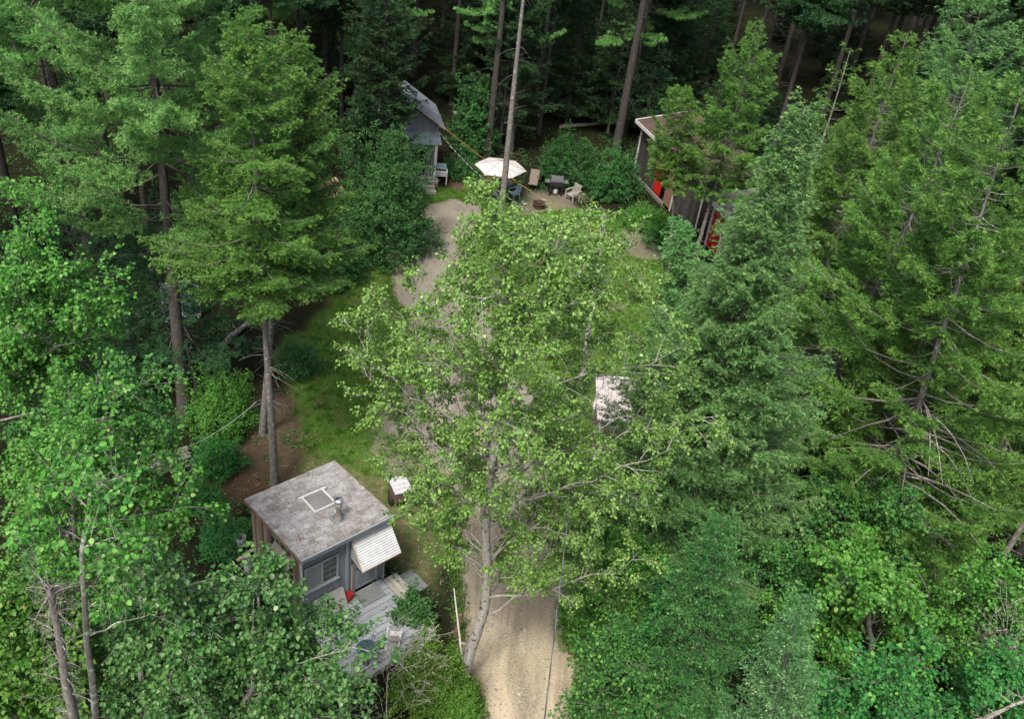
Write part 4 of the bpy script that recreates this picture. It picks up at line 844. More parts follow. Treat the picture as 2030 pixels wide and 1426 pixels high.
# fire pit
fp = thing('fire_pit', 'rusty round fire pit on the worn patio ground', 'fire pit', tuple(P(1068, 411)), 0)
t = MB(); t.lathe([(.30, 0), (.36, .26), (.40, .30), (.36, .31), (.31, .10), (.02, .07)], n=26); t.build('bowl', surf('rusty_steel', [(.2, (.035, .022, .018)), (.8, (.12, .055, .035))], 9), fp)
t = MB()
for k in range(5): a = k * .63; t.bar((-.2 * math.cos(a), -.2 * math.sin(a), .12), (.2 * math.cos(a), .2 * math.sin(a), .18), .05, .05)
t.build('charred_logs', Mt['dark'], fp)
for k, (x, y) in enumerate(((1040, 405), (1092, 418), (1078, 398), (1022, 410))):
    lumpy('field_stone', ['flat grey stone left of the fire pit', 'flat grey stone nearest the lawn side of the fire pit', 'flat grey stone behind the fire pit toward the grill', 'flat grey stone closest to the lichened trunk'][k], 'stone', P(x, y), .2, .16, .12, k * 3., Mt['stone'], 2)

# ================================================================== red trimmed barn on the right
bo = (5.98, 54.2); bdir = math.atan2(44.0 - 53.8, 9.72 - 5.94)      # front runs toward the camera and right
ba = thing('long_barn', 'long dark barn with rusty brown roof, white trim and red doors behind the firs', 'barn', (*bo, 0), bdir)
LB = 8.6; DB = 3.1        # local x along the front, local y into the building (left of direction)
t = MB(); x = 0
segs = [(0, 3.0), (5.35, LB)]
for a_, b_ in segs:
    x = a_
    while x < b_ - .02: x1 = min(x + .24, b_); t.box(x, x1 - .012, 0, .04, .25, 3.30, U(0, 1)); x = x1
t.box(3.0, 5.35, 0, .04, 2.75, 3.30, .3)
t.box(0, .04, .05, DB, .25, 3.3, .3); t.box(LB - .04, LB, .05, DB, .25, 3.3, .3); t.box(0, LB, DB, DB + .04, .25, 3.9, .4); t.build('wall', Mt['barnwall'], ba)
t = MB(); t.box(.1, LB - .1, .6, DB - .1, .2, .3); t.box(3.0, 5.35, 1.2, 1.24, .3, 3.2); t.build('interior_shade', Mt['dark'], ba)  # near-black panels imitate the shade inside the open doorway
t = MB(); t.box(2.95, 3.85, -.05, -.005, .30, 2.72); rd = t.build('red_door', Mt['red'], ba)
t = MB(); t.box(2.95, 3.85, -.07, -.052, 1.5, 1.6); t.build('door_rail', Mt['red'], rd)
t = MB(); t.box(4.45, 5.32, -.05, -.005, .20, 2.6); t.build('plywood_panel', Mt['brownpanel'], ba)
for x0_, x1_ in ((-.06, .08), (5.36, 5.46), (LB - .06, LB + .04)): t = MB(); t.box(x0_, x1_, -.05, -.003, .1, 3.3); t.build('corner_post', Mt['oldwhite'], ba)
t = MB(); t.prism([(-.25, -.40, 3.36), (LB + .3, -.40, 3.36), (LB + .3, DB + .3, 3.95), (-.25, DB + .3, 3.95)], (0, 0, .08)); t.build('roof', Mt['barnroof'], ba)
t = MB(); t.box(-.30, LB + .35, -.45, -.405, 3.26, 3.46); t.bar((-.29, -.42, 3.40), (-.29, DB + .3, 3.99), .05, .16); t.build('fascia', Mt['oldwhite'], ba)
t = MB(); t.box(-.1, 4.6, -.14, -.06, .0, .24); t.build('sill_beam', Mt['oldwood'], ba)
# second building, red with white trim
b2x, b2y = 9.62, 45.3
b2 = thing('red_shed', 'red walled shed with white trim half hidden by the big spruce', 'shed', (b2x, b2y, 0), bdir + .03)
t = MB(); L2 = 3.7
for k in range(20): t.box(k * L2 / 20, (k + 1) * L2 / 20 - .01, 0, .04, .1, 2.75, U(0, 1))
t.box(0, .04, .05, 4, .1, 2.75); t.box(L2 - .04, L2, .05, 4, .1, 2.75); t.box(0, L2, 4, 4.04, .1, 3.2); t.build('wall', Mt['red'], b2)
for x0_, x1_ in ((-.06, .10), (1.2, 1.32), (L2 - .1, L2 + .04)): t = MB(); t.box(x0_, x1_, -.05, -.003, .05, 2.75); t.build('corner_trim', Mt['white'], b2)
t = MB(); t.prism([(-.3, -.45, 2.82), (L2 + .3, -.45, 2.82), (L2 + .3, 4.3, 3.3), (-.3, 4.3, 3.3)], (0, 0, .07)); t.build('roof', surf('dark_grey_roofing', [(.2, (.07, .065, .062)), (.8, (.15, .14, .135))], 3), b2)
t = MB(); t.box(-.35, L2 + .35, -.50, -.455, 2.70, 2.94); t.bar((-.33, -.46, 2.86), (-.33, 4.3, 3.34), .05, .16); t.build('fascia', Mt['white'], b2)
t = MB(); t.box(1.35, 2.3, -.045, -.005, .2, 2.3); t.build('cream_door', Mt['cream'], b2)
# junk beside it
tr_ = thing('storage_tub', 'pale turquoise storage tub by the red shed front', 'tub', tuple(P(1437, 508)), .6)
t = MB(); t.prism([(-.4, -.3, 0), (.4, -.3, 0), (.4, .3, 0), (-.4, .3, 0)], (0, 0, .5)); t.build('body', Mt['turq'], tr_, .03)
t = MB(); t.box(-.43, .43, -.33, .33, .502, .55); t.build('lid', Mt['turq'], tr_, .01)
vn = thing('camper_trailer', 'white roofed cream camper trailer glimpsed between the spruces', 'trailer', (16.3, 46.6, 0), math.radians(-62))
t = MB(); t.prism([(-1.9, -1, .45), (1.9, -1, .45), (2.1, -1, 1.2), (1.9, -1, 1.9), (-1.9, -1, 1.9)], (0, 2, 0)); t.build('body', Mt['cream'], vn, .05)
t = MB(); t.prism([(-1.98, -1.05, 1.92), (1.95, -1.05, 1.92), (1.7, -.8, 2.06), (-1.7, -.8, 2.06)], (0, 2.1, 0)); t.build('roof', Mt['white'], vn, .04)
for y in (-1.02, .98):
    t = MB(); t.lathe([(.1, -.08), (.3, -.08), (.33, 0), (.3, .08), (.1, .08)], (0, y, .33), 22, M=Matrix.Rotation(math.pi / 2, 3, 'X')); t.build('wheel', Mt['black'], vn)
t = MB(); t.box(-1.2, -.2, -1.03, -1.002, 1.1, 1.65); t.box(.5, 1.3, -1.03, -1.002, 1.1, 1.65); t.build('window', Mt['glass'], vn)
t = MB(); t.bar((-1.9, 0, .5), (-2.9, 0, .45), .08, .08); t.build('drawbar', Mt['black'], vn)

# ================================================================== poles and lines
pb = P(1148, 800); ptop = PY(1198, 424, pb[1]); pl = thing('utility_pole', 'weathered pale utility pole rising through the poplar leaves', 'utility pole', tuple(pb))
t = MB(); dlt = ptop - pb; t.tube([tuple(dlt * k / 8 - np.array([0, 0, .1 if k == 0 else 0])) for k in range(9)], [.145 - .006 * k for k in range(9)], 14); t.build('shaft', B['birch'] if False else surf('weathered_pole', [(.2, (.20, .19, .17)), (.8, (.42, .41, .38))], 6, (2, 2, .3)), pl, smooth=False)
t = MB(); t.box(-.03, .03, -.2, -.12, dlt[2] - 1.0, dlt[2] - .6); t.lathe([(.03, 0), (.05, .04), (.03, .08), (.05, .12), (.02, .15)], (dlt[0], dlt[1] - .17, dlt[2] - .55), 12); t.tube([(dlt[0], dlt[1] - .12, dlt[2] - .5), (dlt[0], dlt[1] - .2, dlt[2] - .5)], .012); t.build('insulator', Mt['dullsteel'], pl)
def line(name, label, cat, a, b, sag, r, mat, n=40, mat2=None, every=1, twist=0):
    a = Vector(a); b = Vector(b); t = MB(); t2 = MB(); pts = []
    for k in range(n + 1):
        q = k / n; pts.append(a.lerp(b, q) - Vector((0, 0, sag * 4 * q * (1 - q))))
    if twist:
        dirv = (b - a).normalized(); s1 = dirv.cross(Vector((0, 0, 1))).normalized(); s2 = s1.cross(dirv); NN = n * 12; 
        for w_ in range(3):
            pp = []
            for k in range(NN + 1):
                q = k / NN; c = a.lerp(b, q) - Vector((0, 0, sag * 4 * q * (1 - q))); th = q * twist + w_ * 2.094; pp.append(c + (s1 * math.cos(th) + s2 * math.sin(th)) * r)
            t.tube(pp, r * (.95 if w_ else .8), 5, .15 + .4 * w_)
        o = t.build(name, mat)
    else:
        for k in range(n):
            (t if (k // every) % 2 == 0 or mat2 is None else t2).tube([pts[k], pts[k + 1]], r, 5)
        o = t.build(name, mat)
    tag(o, label, cat)
    if mat2 is not None:
        r_ = thing(name, label, cat, (0, 0, 0)); o.parent = r_; o.name = 'dark_section'; del o['label']; del o['category']; t2.build('pale_section', mat2, r_)
    return o
lp0 = Vector(tuple(ptop)) - Vector((0, .2, .6))
q1 = PY(1135, 960, 19.5); q2 = PY(1078, 1440, 9.0)
end = Vector(tuple(q2))
line('service_cable', 'twisted grey and black electric cable hanging over the driveway', 'cable', lp0, end, .0, .008, surf('cable_sheath', [(.2, (.03, .03, .035)), (.5, (.06, .06, .065)), (.9, (.18, .185, .2))], 14, rough=.5, tintmix=.8, bmp=0), 30, twist=160)
line('orange_rope', 'orange rope slung from the back cabin gable across to the pole', 'rope', PY(835, 212, 47.5), lp0 + Vector((0, .3, -.2)), .35, .009, Mt['orange'], 36)
line('spliced_line', 'black line with pale sections running from the back cabin over the patio', 'cable', PY(868, 258, 47.6), lp0 + Vector((.1, .3, -.5)), .9, .012, Mt['cable'], 60, Mt['paleline'], 1)
line('clothesline', 'thin pale line strung between the left trees above the weeds', 'line', PY(345, 897, 21.5), PY(508, 797, 24.8), .25, .010, Mt['paleline'], 24)
# leaning white stick and brown post by the poplar
a_ = P(917, 1314); b_ = PY(900, 1168, 16.9)
t = MB(); t.tube([tuple((b_ - a_) * k / 6) for k in range(7)], [.035 - .003 * k for k in range(7)], 8); o = tag(t.build('birch_pole', B['birch']), 'thin white birch pole leaning beside the poplar trunk', 'pole'); o.location = tuple(a_)
t = MB(); t.box(-.05, .05, -.04, .04, 0, 1.0); o = tag(t.build('post', Mt['brownpanel'], None, .006), 'short rusty brown post at the left edge of the driveway', 'post'); o.location = tuple(P(903, 1262)); o.rotation_euler = (.05, .05, .4)
# wood piles
def woodpile(name, label, loc, rz, nx_, nz_, L, mat, r=.08, spread=.1):
    w_ = thing(name, label, 'firewood', tuple(loc), rz); 
    for j in range(nz_):
        for i in range(nx_ - j):
            t = MB(); x = (i + j / 2 - nx_ / 2) * r * 2.1; rr_ = r * U(.75, 1.05); m_ = Matrix.Rotation(math.pi / 2, 3, 'X') @ Matrix.Rotation(U(-.3, .3) * spread * 10 * .3, 3, 'Y')
            t.lathe([(rr_, -L / 2 + U(-.06, .06)), (rr_ * .95, L / 2 + U(-.06, .06))], (x, U(-spread, spread), r + j * r * 1.75), 5, U(0, 1), M=m_); t.build('log', mat, w_)
    return w_
woodpile('firewood_pile', 'heap of split firewood between the spruce and the dark shrub', P(660, 385), .4, 8, 5, .5, Mt['log'], .10, .15)
woodpile('lumber_stack', 'stack of old grey boards half covered by maple leaves', P(318, 930), -.9, 6, 3, 2.0, Mt['oldwood'], .07, .05)
ws = thing('glazed_frame', 'pale green glazed frame leaning among the shaded trees on the left', 'window frame', tuple(PY(360, 612, 31.5) * [1, 1, 0]), .5)
t = MB(); t.box(-.75, .75, 0, .04, .15, .22); t.box(-.75, .75, 0, .04, 1.85, 1.92); t.box(-.75, -.69, 0, .04, .22, 1.85); t.box(.69, .75, 0, .04, .22, 1.85); t.box(-.03, .03, 0, .04, .22, 1.85); t.box(-.7, -.6, 0, .05, 0, .15); t.box(.6, .7, 0, .05, 0, .15); t.build('frame', Mt['oldwhite'], ws)
t = MB(); t.box(-.69, -.03, .01, .03, .22, 1.85); t.box(.03, .69, .01, .03, .22, 1.85); t.build('pane', surf('green_glass', [(.3, (.08, .17, .14)), (.8, (.15, .26, .22))], 2, rough=.2, bmp=0), ws)

# ================================================================== trees
def GP(x, y): return P(x, y)[:2]
def tz(base, top):       # height and lean of a plant whose foot and tip are seen at these photo pixels
    b = P(*base); t = PY(*top, b[1]); return b, t[2], (t[0] - b[0], 0)
# --- the tall poplar over the driveway
Y0 = 15.5
tr_px = [(908, 1392), (915, 1360), (930, 1300), (962, 1205), (966, 1140), (962, 1050), (970, 950), (985, 850), (1003, 740), (1040, 640), (1085, 540), (1120, 440)]
tp_ = np.array([PY(x, y, Y0 + (0 if k < 6 else .12 * (k - 5))) for k, (x, y) in enumerate(tr_px)]); base = tp_[0].copy(); base[2] = 0
tp_ = tp_ - base; tp_[0] = (0, 0, -.1)
tips = [(934, 395, .5), (975, 440, .2), (1050, 465, 1.2), (1110, 445, 1), (1190, 450, .5), (1245, 505, 0), (1300, 585, .5), (1345, 690, -.6), (1425, 825, 0), (1330, 890, -1), (1265, 990, -1), (1270, 1090, -.3),
        (1180, 1130, .3), (1060, 1150, -1), (1010, 1120, 1), (890, 1080, 0), (812, 1010, 0), (795, 910, .5), (745, 800, 0), (715, 735, .6), (705, 655, 0), (765, 600, .6), (820, 560, 0), (900, 500, 1),
        (850, 700, -1.8), (950, 600, -1.6), (1050, 690, -2), (1150, 590, -1.4), (1000, 840, -2.2), (900, 890, -1.8), (1100, 930, -2), (1050, 500, 0), (960, 1000, -1.6), (1120, 1060, -1.2),
        (900, 760, 2), (1100, 800, 2.4), (1000, 650, 2.8), (1210, 880, 2), (860, 620, 1.5), (1180, 500, 2), (1000, 520, 2), (820, 840, 1.2), (1180, 990, .8), (880, 980, 1.3), (1230, 640, 1.2), (1290, 780, 1), (780, 680, 1), (1060, 1010, 1.5), (1000, 470, -.6), (1120, 480, -1)]
g = np.random.default_rng(6); tips += [(1020 + 300 * r_ * math.cos(a_), 770 + 330 * r_ * math.sin(a_), g.uniform(-1.5, 2.5)) for a_, r_ in zip(g.uniform(0, 6.28, 16), g.uniform(.2, .95, 16))]
tips = [PY(x, y, Y0 + d_) - base for x, y, d_ in tips]
poplar = plant('poplar_tree', broadleaf(tp_, [.175, .16, .145, .13, .12, .11, .10, .09, .08, .065, .05, .03], tips, 3, leaf=.059, nsec=10, ntw=7, nleaf=22, gaps=[(PY(1205, 780, 12.6) - base, PY(1205, 780, 21) - base, .52), (PY(1212, 835, 12.6) - base, PY(1212, 835, 21) - base, .40), (PY(800, 960, 14.6) - base, PY(800, 960, 19) - base, .2), (PY(955, 650, 14) - base, PY(955, 650, 19) - base, .25), (PY(1060, 930, 13.5) - base, PY(1060, 930, 19) - base, .28)], seclen=.38, tw=.36, limb_r=.030, wig=.15, bare=.22, clus=.075, t0=.25, rise=.75, droop=.7, sides0=14),
      'tall poplar with pale crooked branches and yellow-green leaves filling the middle above the driveway', 'tree', base, fol='poplar', brk='poplar')

# --- hero conifers
def hero(name, label, cat, foot, tip, fol, brk, seed, crown_px=None, **kw):
    b, h, ln = tz(foot, tip); zc = PY(foot[0], crown_px, b[1])[2] if crown_px else .1 * h
    return plant(name, conifer(h, zc, seed=seed, lean=ln, **kw), label, cat, b, 0, fol, brk)
hero('spruce_tree', 'big blue-green spruce with a pointed top, broadest tree right of the poplar', 'spruce', (1290, 1230), (1603, 190), 'spruce', 'grey', 11, None, Rr=3.85, nb=620, dens=26, blade=4, bl=(.08, .13), bw=.025, t0=.06, droop=.22, up=.75, dead=5, shape=.92)
hero('spruce_tree', 'yellow-green spruce above a bare lower trunk behind the small cabin', 'spruce', (545, 965), (492, 12), 'spruce_yellow', 'grey', 12, 590, Rr=2.75, nb=290, dens=30, bw=.019, vn=.16, dr=(.005, .008), droop=.24, up=.6, dead=75, deadlen=.85, style='spruce', blade=4, bl=(.08, .13), gaps=.4, kink=.08, shape=.75)
hero('spruce_tree', 'second yellow-green spruce just behind, its bare trunk left of the first one', 'spruce', (520, 862), (585, 60), 'spruce_yellow', 'grey', 13, 520, Rr=2.9, nb=320, bw=.022, dens=22, droop=.3, up=.6, dead=50, deadlen=.8, blade=4, gaps=.2, shape=.75)
hero('fir_tree', 'tall yellow-green fir rising in front of the long barn roof', 'fir', (1365, 560), (1497, 42), 'spruce_yellow', 'grey', 14, 385, Rr=2.75, nb=190, dens=32, bw=.019, vn=.16, droop=.05, up=.8, dead=16, gaps=.35, dr=(.006, .008), style='clump', blade=4, bl=(.1, .16), kink=.1, shape=.85)
hero('fir_tree', 'shorter fir left of it hiding the red door', 'fir', (1325, 545), (1352, 172), 'spruce_yellow', 'grey', 15, 375, Rr=1.8, nb=170, bw=.022, dens=28, droop=.1, up=.5, dead=12, style='clump', blade=4, bl=(.1, .16), gaps=.3, shape=.6)
hero('fir_tree', 'dark bushy fir on the lawn edge below the barn', 'fir', (1375, 690), (1345, 435), 'spruce', 'brown', 16, None, Rr=1.9, nb=170, dens=16, blade=4, dead=5, shape=.6)
hero('larch_like_spruce', 'ragged spruce with rounded top and long bare grey limbs, behind the big spruce', 'spruce', (1560, 1000), (1910, 117), 'spruce_yellow', 'grey', 17, 860, Rr=3.5, nb=190, dens=34, dr=(.008, .012), bw=.022, vn=.3, style='clump', t0=.4, droop=.15, up=.45, dead=70, deadlen=2.3, gaps=.15, kink=.3, blade=4, bl=(.1, .17), shape=.55)
hero('ragged_spruce', 'ragged spruce with a crooked trunk and curved dead limbs at the right', 'spruce', (1700, 1180), (2035, 160), 'spruce_yellow', 'grey', 18, 1050, Rr=3.4, nb=180, dens=34, dr=(.008, .012), bw=.022, vn=.3, style='clump', t0=.4, droop=.2, up=.35, dead=85, deadlen=2.3, gaps=.15, kink=.25, blade=4, bl=(.1, .17), shape=.5)
hero('ragged_spruce', 'full topped spruce whose tip reaches the dark trunks, right of the barn', 'spruce', (1528, 820), (1803, 48), 'spruce_yellow', 'grey', 19, 760, Rr=3.0, nb=230, dr=(.006, .009), bw=.022, vn=.25, dens=32, style='clump', t0=.3, droop=.1, up=.5, dead=26, deadlen=1.5, blade=4, bl=(.1, .16), kink=.1, shape=.7)
hero('ragged_spruce', 'thin brownish spruce with a sparse forked top beside it', 'spruce', (1482, 700), (1682, 78), 'spruce_yellow', 'grey', 20, 640, Rr=2.6, nb=120, dens=14, style='clump', t0=.35, droop=.05, up=.5, dead=30, deadlen=1.3, gaps=.4, kink=.2, blade=4, shape=.6)
hero('spruce_tree', 'dark blue-green spruce with stiff tips, low in the right foreground', 'spruce', (1330, 1480), (1432, 1028), 'spruce_blue', 'brown', 21, None, Rr=1.9, nb=240, t0=.05, dens=34, blade=4, bl=(.06, .10), bw=.018, up=.8, dead=4, shape=.75)
hero('spruce_tree', 'pale grey-green young spruce with upright leader at the bottom edge', 'spruce', (1465, 1640), (1592, 1188), 'spruce_grey', 'brown', 22, None, Rr=1.5, nb=200, t0=.05, dens=34, blade=4, bl=(.05, .09), bw=.015, up=.9, dead=3, shape=.8)
hero('spruce_tree', 'small spruce beside the pale shed roof', 'spruce', (1310, 860), (1325, 640), 'spruce', 'brown', 23, None, Rr=1.6, nb=190, dens=17, blade=4, dead=3, up=.6, shape=.7)
hero('spruce_tree', 'young spruce between the lawn and the big spruce', 'spruce', (1345, 800), (1400, 560), 'spruce', 'brown', 24, None, Rr=1.7, nb=160, dens=17, blade=4, dead=3, up=.6, shape=.7)
hero('spruce_tree', 'dull grey spruce top among the maples at the lower left', 'spruce', (150, 1420), (62, 1025), 'spruce_grey', 'lichen', 25, None, Rr=1.1, nb=110, dens=16, blade=3, bw=.018, dead=20, up=.5, shape=.6)
hero('spruce_tree', 'mid-green spruce in the far right corner of the wood', 'spruce', (1760, 640), (1968, -60), 'spruce', 'grey', 26, 560, Rr=3.4, nb=230, dens=15, blade=4, gaps=.2, dead=30, deadlen=1.5, bl=(.1, .17), shape=.6)
hero('ragged_spruce', 'green spruce cut by the right edge of the photo, mid height', 'spruce', (1810, 1000), (2170, 260), 'spruce_yellow', 'grey', 27, 900, Rr=3.2, nb=190, dr=(.008, .011), bw=.022, vn=.3, dens=32, style='clump', t0=.3, droop=.15, up=.4, dead=35, deadlen=1.7, blade=4, bl=(.1, .17), shape=.5)
hero('fir_tree', 'low spreading fir in the shade under the ragged spruces', 'fir', (1640, 880), (1730, 600), 'spruce_yellow', 'brown', 28, None, Rr=2.4, nb=150, dens=15, blade=3, dead=15, shape=.5)
hero('fir_tree', 'dim fir below the crooked trunk at the right', 'fir', (1830, 1150), (1905, 830), 'spruce_yellow', 'brown', 29, None, Rr=2.3, nb=170, dens=16, blade=3, dead=20, deadlen=1.2, shape=.5)

# the mass of spruces at the right: further trees grown from the same stock
_src = [o for o in sc.objects if o.name.startswith('ragged_spruce') or o.name.startswith('larch')]
for k, (foot, s_, lab) in enumerate([((1640, 1090), .72, 'shorter ragged spruce between the big spruce and the crooked trunk'), ((1790, 900), .9, 'ragged spruce in the middle of the right-hand wood'),
        ((1880, 1080), .85, 'ragged spruce standing toward the right edge above the saplings'), ((1690, 790), .85, 'leafy ragged spruce behind the rounded top'), ((1930, 760), 1., 'ragged spruce far back near the right edge'), ((1600, 640), .8, 'ragged spruce right of the white trailer')]):
    dup(_src[k % len(_src)], P(*foot), k * 1.9 + .7, s_, lab)
_s2 = [o for o in sc.objects if o.name.startswith('spruce_tree') and 'far right corner' in o.get('label', '')][0]
for k, (foot, s_, lab) in enumerate([((1905, 600), 1., 'mid-green spruce left of the far right corner tree'), ((2010, 560), 1.05, 'tall spruce cut by the top right corner'), ((1840, 470), 1., 'spruce filling the gap behind the rounded ragged top'),
        ((1990, 430), 1.1, 'distant spruce high at the right edge'), ((1760, 400), .8, 'distant spruce between the dark trunks at the upper right'), ((2080, 700), 1., 'spruce at the right edge below the corner')]):
    dup(_s2, P(*foot), k * 1.7 + .4, s_, lab)
# --- white pines
hero('white_pine', 'large white pine with layered soft green boughs filling the upper left', 'pine', (368, 838), (262, -330), 'pine', 'dark', 31, 470, Rr=4.9, nb=96, dens=26, style='pine', t0=.22, droop=.02, up=.45, tuft=.07, blade=7, bl=(.07, .12), bw=.02, dead=22, deadlen=1.6, shape=.45, r0=.26)
pineA = hero('white_pine', 'white pine crown behind it, touching the top left corner', 'pine', (190, 560), (10, -300), 'pine', 'dark', 32, 260, Rr=5.4, nb=80, dens=20, style='pine', t0=.22, droop=.0, up=.4, blade=7, bl=(.08, .13), bw=.022, dead=16, deadlen=1.6, shape=.45, r0=.25)
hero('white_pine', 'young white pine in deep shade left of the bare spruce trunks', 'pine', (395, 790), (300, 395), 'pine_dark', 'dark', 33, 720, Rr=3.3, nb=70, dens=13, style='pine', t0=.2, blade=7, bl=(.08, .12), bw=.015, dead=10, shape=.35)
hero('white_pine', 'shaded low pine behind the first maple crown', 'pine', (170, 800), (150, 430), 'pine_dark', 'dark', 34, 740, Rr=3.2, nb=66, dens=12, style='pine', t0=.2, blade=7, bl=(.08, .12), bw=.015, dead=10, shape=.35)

# --- maples and aspens of the left foreground
def crown_tips(n, cx, cy, Yc, rx, ry, ryd, seed):
    g = np.random.default_rng(seed); out = []
    for k in range(n):
        a = g.uniform(0, 6.28); r = g.uniform(.25, 1) ** .5; out.append(PY(cx + rx * r * math.cos(a), cy + ry * r * math.sin(a), Yc + g.uniform(-1, 1) * ryd))
    return out
def maple(label, foot, Yc, outline, inner, seed, fol='maple', leaf=.079, h0=None, brk='grey', name='maple_tree', cat='maple', r=.13, **kw):
    b = PY(foot[0], foot[1], Yc); b[2] = 0; g = np.random.default_rng(seed)
    tips = [PY(x, y, Yc + g.uniform(-.8, .8)) for x, y in outline] + crown_tips(*inner, seed + 1)
    tops = np.array(tips); zt = tops[:, 2].max(); c = tops.mean(0); n = 8
    tk = np.stack([b + (np.array([c[0], c[1], zt - .8]) - b) * (k / n) + np.array([g.normal(0, .1), g.normal(0, .1), 0]) * (k > 0) for k in range(n + 1)])
    tk[0, 2] = -.1
    a = dict(leaf=leaf, nsec=9, ntw=6, nleaf=11, seclen=.42, tw=.38, limb_r=.032, clus=.08, rise=.7, droop=.45, bare=.04, t0=.22); a.update(kw)
    return plant(name, broadleaf(tk - b, r * (1 - .85 * np.linspace(0, 1, n + 1)), [t - b for t in tips], seed, **a), label, cat, b, 0, fol, brk)
maple('bright green maple with a tall pointed crown in the left foreground', (190, 1560), 12.6, [(140, 752), (70, 850), (215, 835), (290, 905), (345, 930), (378, 1005), (330, 1070), (20, 930), (-30, 1010), (120, 870), (260, 1110), (160, 1000), (60, 1020)], (20, 160, 1040, 12.6, 190, 150, 1.5), 41)
maple('maple crown behind it, cut by the left edge and reaching higher', (-60, 1250), 16.5, [(62, 392), (95, 470), (200, 548), (225, 570), (222, 660), (20, 480), (-30, 560), (150, 720), (180, 600), (290, 765), (60, 560), (-20, 740), (90, 690)], (20, 70, 640, 16.8, 130, 130, 1.5), 42)
maple('leafy young aspen whose boughs hang over the deck and cabin corner', (480, 1720), 11.2, [(556, 1118), (520, 1165), (700, 1285), (665, 1240), (630, 1230), (690, 1325), (580, 1255), (530, 1250), (650, 1330), (590, 1310), (440, 1200), (640, 1390), (490, 1280), (400, 1200), (580, 1400), (640, 1430)], (22, 480, 1360, 11.2, 120, 75, .7), 43, name='aspen_tree', cat='aspen', leaf=.085, brk='poplar', fol='aspen')
maple('dense aspen thicket tree between the dead trunk and the aspen by the deck', (330, 1800), 10.6, [(280, 1150), (380, 1150), (400, 1240), (250, 1190), (370, 1290), (300, 1330)], (22, 320, 1310, 11.4, 130, 110, 1.), 44, name='aspen_tree', cat='aspen', leaf=.085, brk='poplar', fol='aspen')
maple('bright maple filling the lowest left corner around the dead trunk', (40, 1850), 11.4, [(40, 1170), (120, 1210), (10, 1240), (200, 1250)], (30, 90, 1340, 11.4, 150, 120, .8), 45, leaf=.095)
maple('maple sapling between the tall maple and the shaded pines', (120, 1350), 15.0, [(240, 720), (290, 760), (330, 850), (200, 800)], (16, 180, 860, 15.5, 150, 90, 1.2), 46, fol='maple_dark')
# dead lichened snag
b = PY(160, 1560, 9.7); b[2] = 0; tk = np.array([PY(x, y, 9.7) - b for x, y in ((160, 1560), (150, 1440), (130, 1350), (118, 1260), (105, 1200), (97, 1165))]); tk[0, 2] = -.1
g = np.random.default_rng(51); bt = []
for k in range(60):
    i = g.integers(0, 5); p0 = tk[i] + (tk[i + 1] - tk[i]) * g.uniform(); a = g.uniform(0, 6.28); L_ = g.uniform(.2, .75); bt.append((p0, p0 + np.array([math.cos(a) * L_, math.sin(a) * L_, g.uniform(-.25, .2)])))
pa = [tk] + [bez(p, (p + q) / 2 + [0, 0, .12], q, 5) for p, q in bt]
for p, q in bt:
    for _ in range(5): s_ = p + (q - p) * g.uniform(.2, 1); pa.append(np.array([s_, s_ + g.normal(0, .07, 3), s_ + g.normal(0, .14, 3)]))
ra = [np.linspace(.105, .05, 6)] + [np.linspace(.014, .005, 5)] * len(bt) + [np.array([.006, .004, .002])] * (5 * len(bt))
tv, tq = tubes(pa, ra, [10] + [5] * (len(pa) - 1)); t = thing('dead_snag', 'dead grey lichened trunk with broken stubs in the lower left', 'dead tree', tuple(b)); link('trunk', np_mesh('trunk', tv, tq, None, [B['grey']], smooth=True), t)
b = PY(200, 1600, 10.2); b[2] = 0; tk = np.array([PY(x, y, 10.2) - b for x, y in ((200, 1600), (190, 1426), (182, 1340), (172, 1280), (168, 1200), (162, 1100), (168, 1060), (178, 1000), (180, 960))]); tk[0, 2] = -.1
tp2 = [PY(x, y, 10.2 + g.uniform(-.5, .5)) - b for x, y in ((330, 1215), (215, 1000), (100, 1030), (250, 1150), (120, 960), (260, 1060), (225, 935))]
plant('aspen_tree', broadleaf(tk, np.linspace(.075, .03, 9), tp2, 52, leaf=.09, nsec=8, ntw=5, nleaf=7, bare=.25, limb_r=.03), 'slim mottled aspen trunk right of the dead snag', 'aspen', b, fol='maple', brk='lichen')

# --- right foreground broadleaves
maple('broad bright maple in the lower right, below the crooked spruce', (1600, 1600), 16.4, [(1700, 1082), (1735, 1110), (1650, 1100), (1790, 1170), (1840, 1230), (1580, 1180), (1820, 1310), (1560, 1290)], (36, 1690, 1260, 16.4, 160, 150, 1.4), 61, leaf=.10, fol='maple')
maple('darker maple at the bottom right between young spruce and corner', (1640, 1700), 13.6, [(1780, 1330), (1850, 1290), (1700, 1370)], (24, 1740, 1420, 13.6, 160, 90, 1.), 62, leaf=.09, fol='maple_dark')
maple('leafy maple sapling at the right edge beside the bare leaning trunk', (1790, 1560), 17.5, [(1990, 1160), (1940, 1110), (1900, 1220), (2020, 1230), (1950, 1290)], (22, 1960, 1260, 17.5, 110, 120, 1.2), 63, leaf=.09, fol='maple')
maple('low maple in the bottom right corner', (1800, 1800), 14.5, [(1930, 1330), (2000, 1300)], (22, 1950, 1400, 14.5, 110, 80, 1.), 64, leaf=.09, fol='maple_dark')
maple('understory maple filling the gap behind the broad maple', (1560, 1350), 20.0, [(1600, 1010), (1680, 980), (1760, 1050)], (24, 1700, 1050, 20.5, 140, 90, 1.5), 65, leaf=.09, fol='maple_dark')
maple('green sapling along the right edge of the driveway, nearest the camera', (1180, 1700), 14.2, [(1180, 1290), (1230, 1250), (1150, 1400)], (26, 1230, 1360, 14.2, 80, 90, 1.), 66, leaf=.075, fol='maple_dark', r=.06)
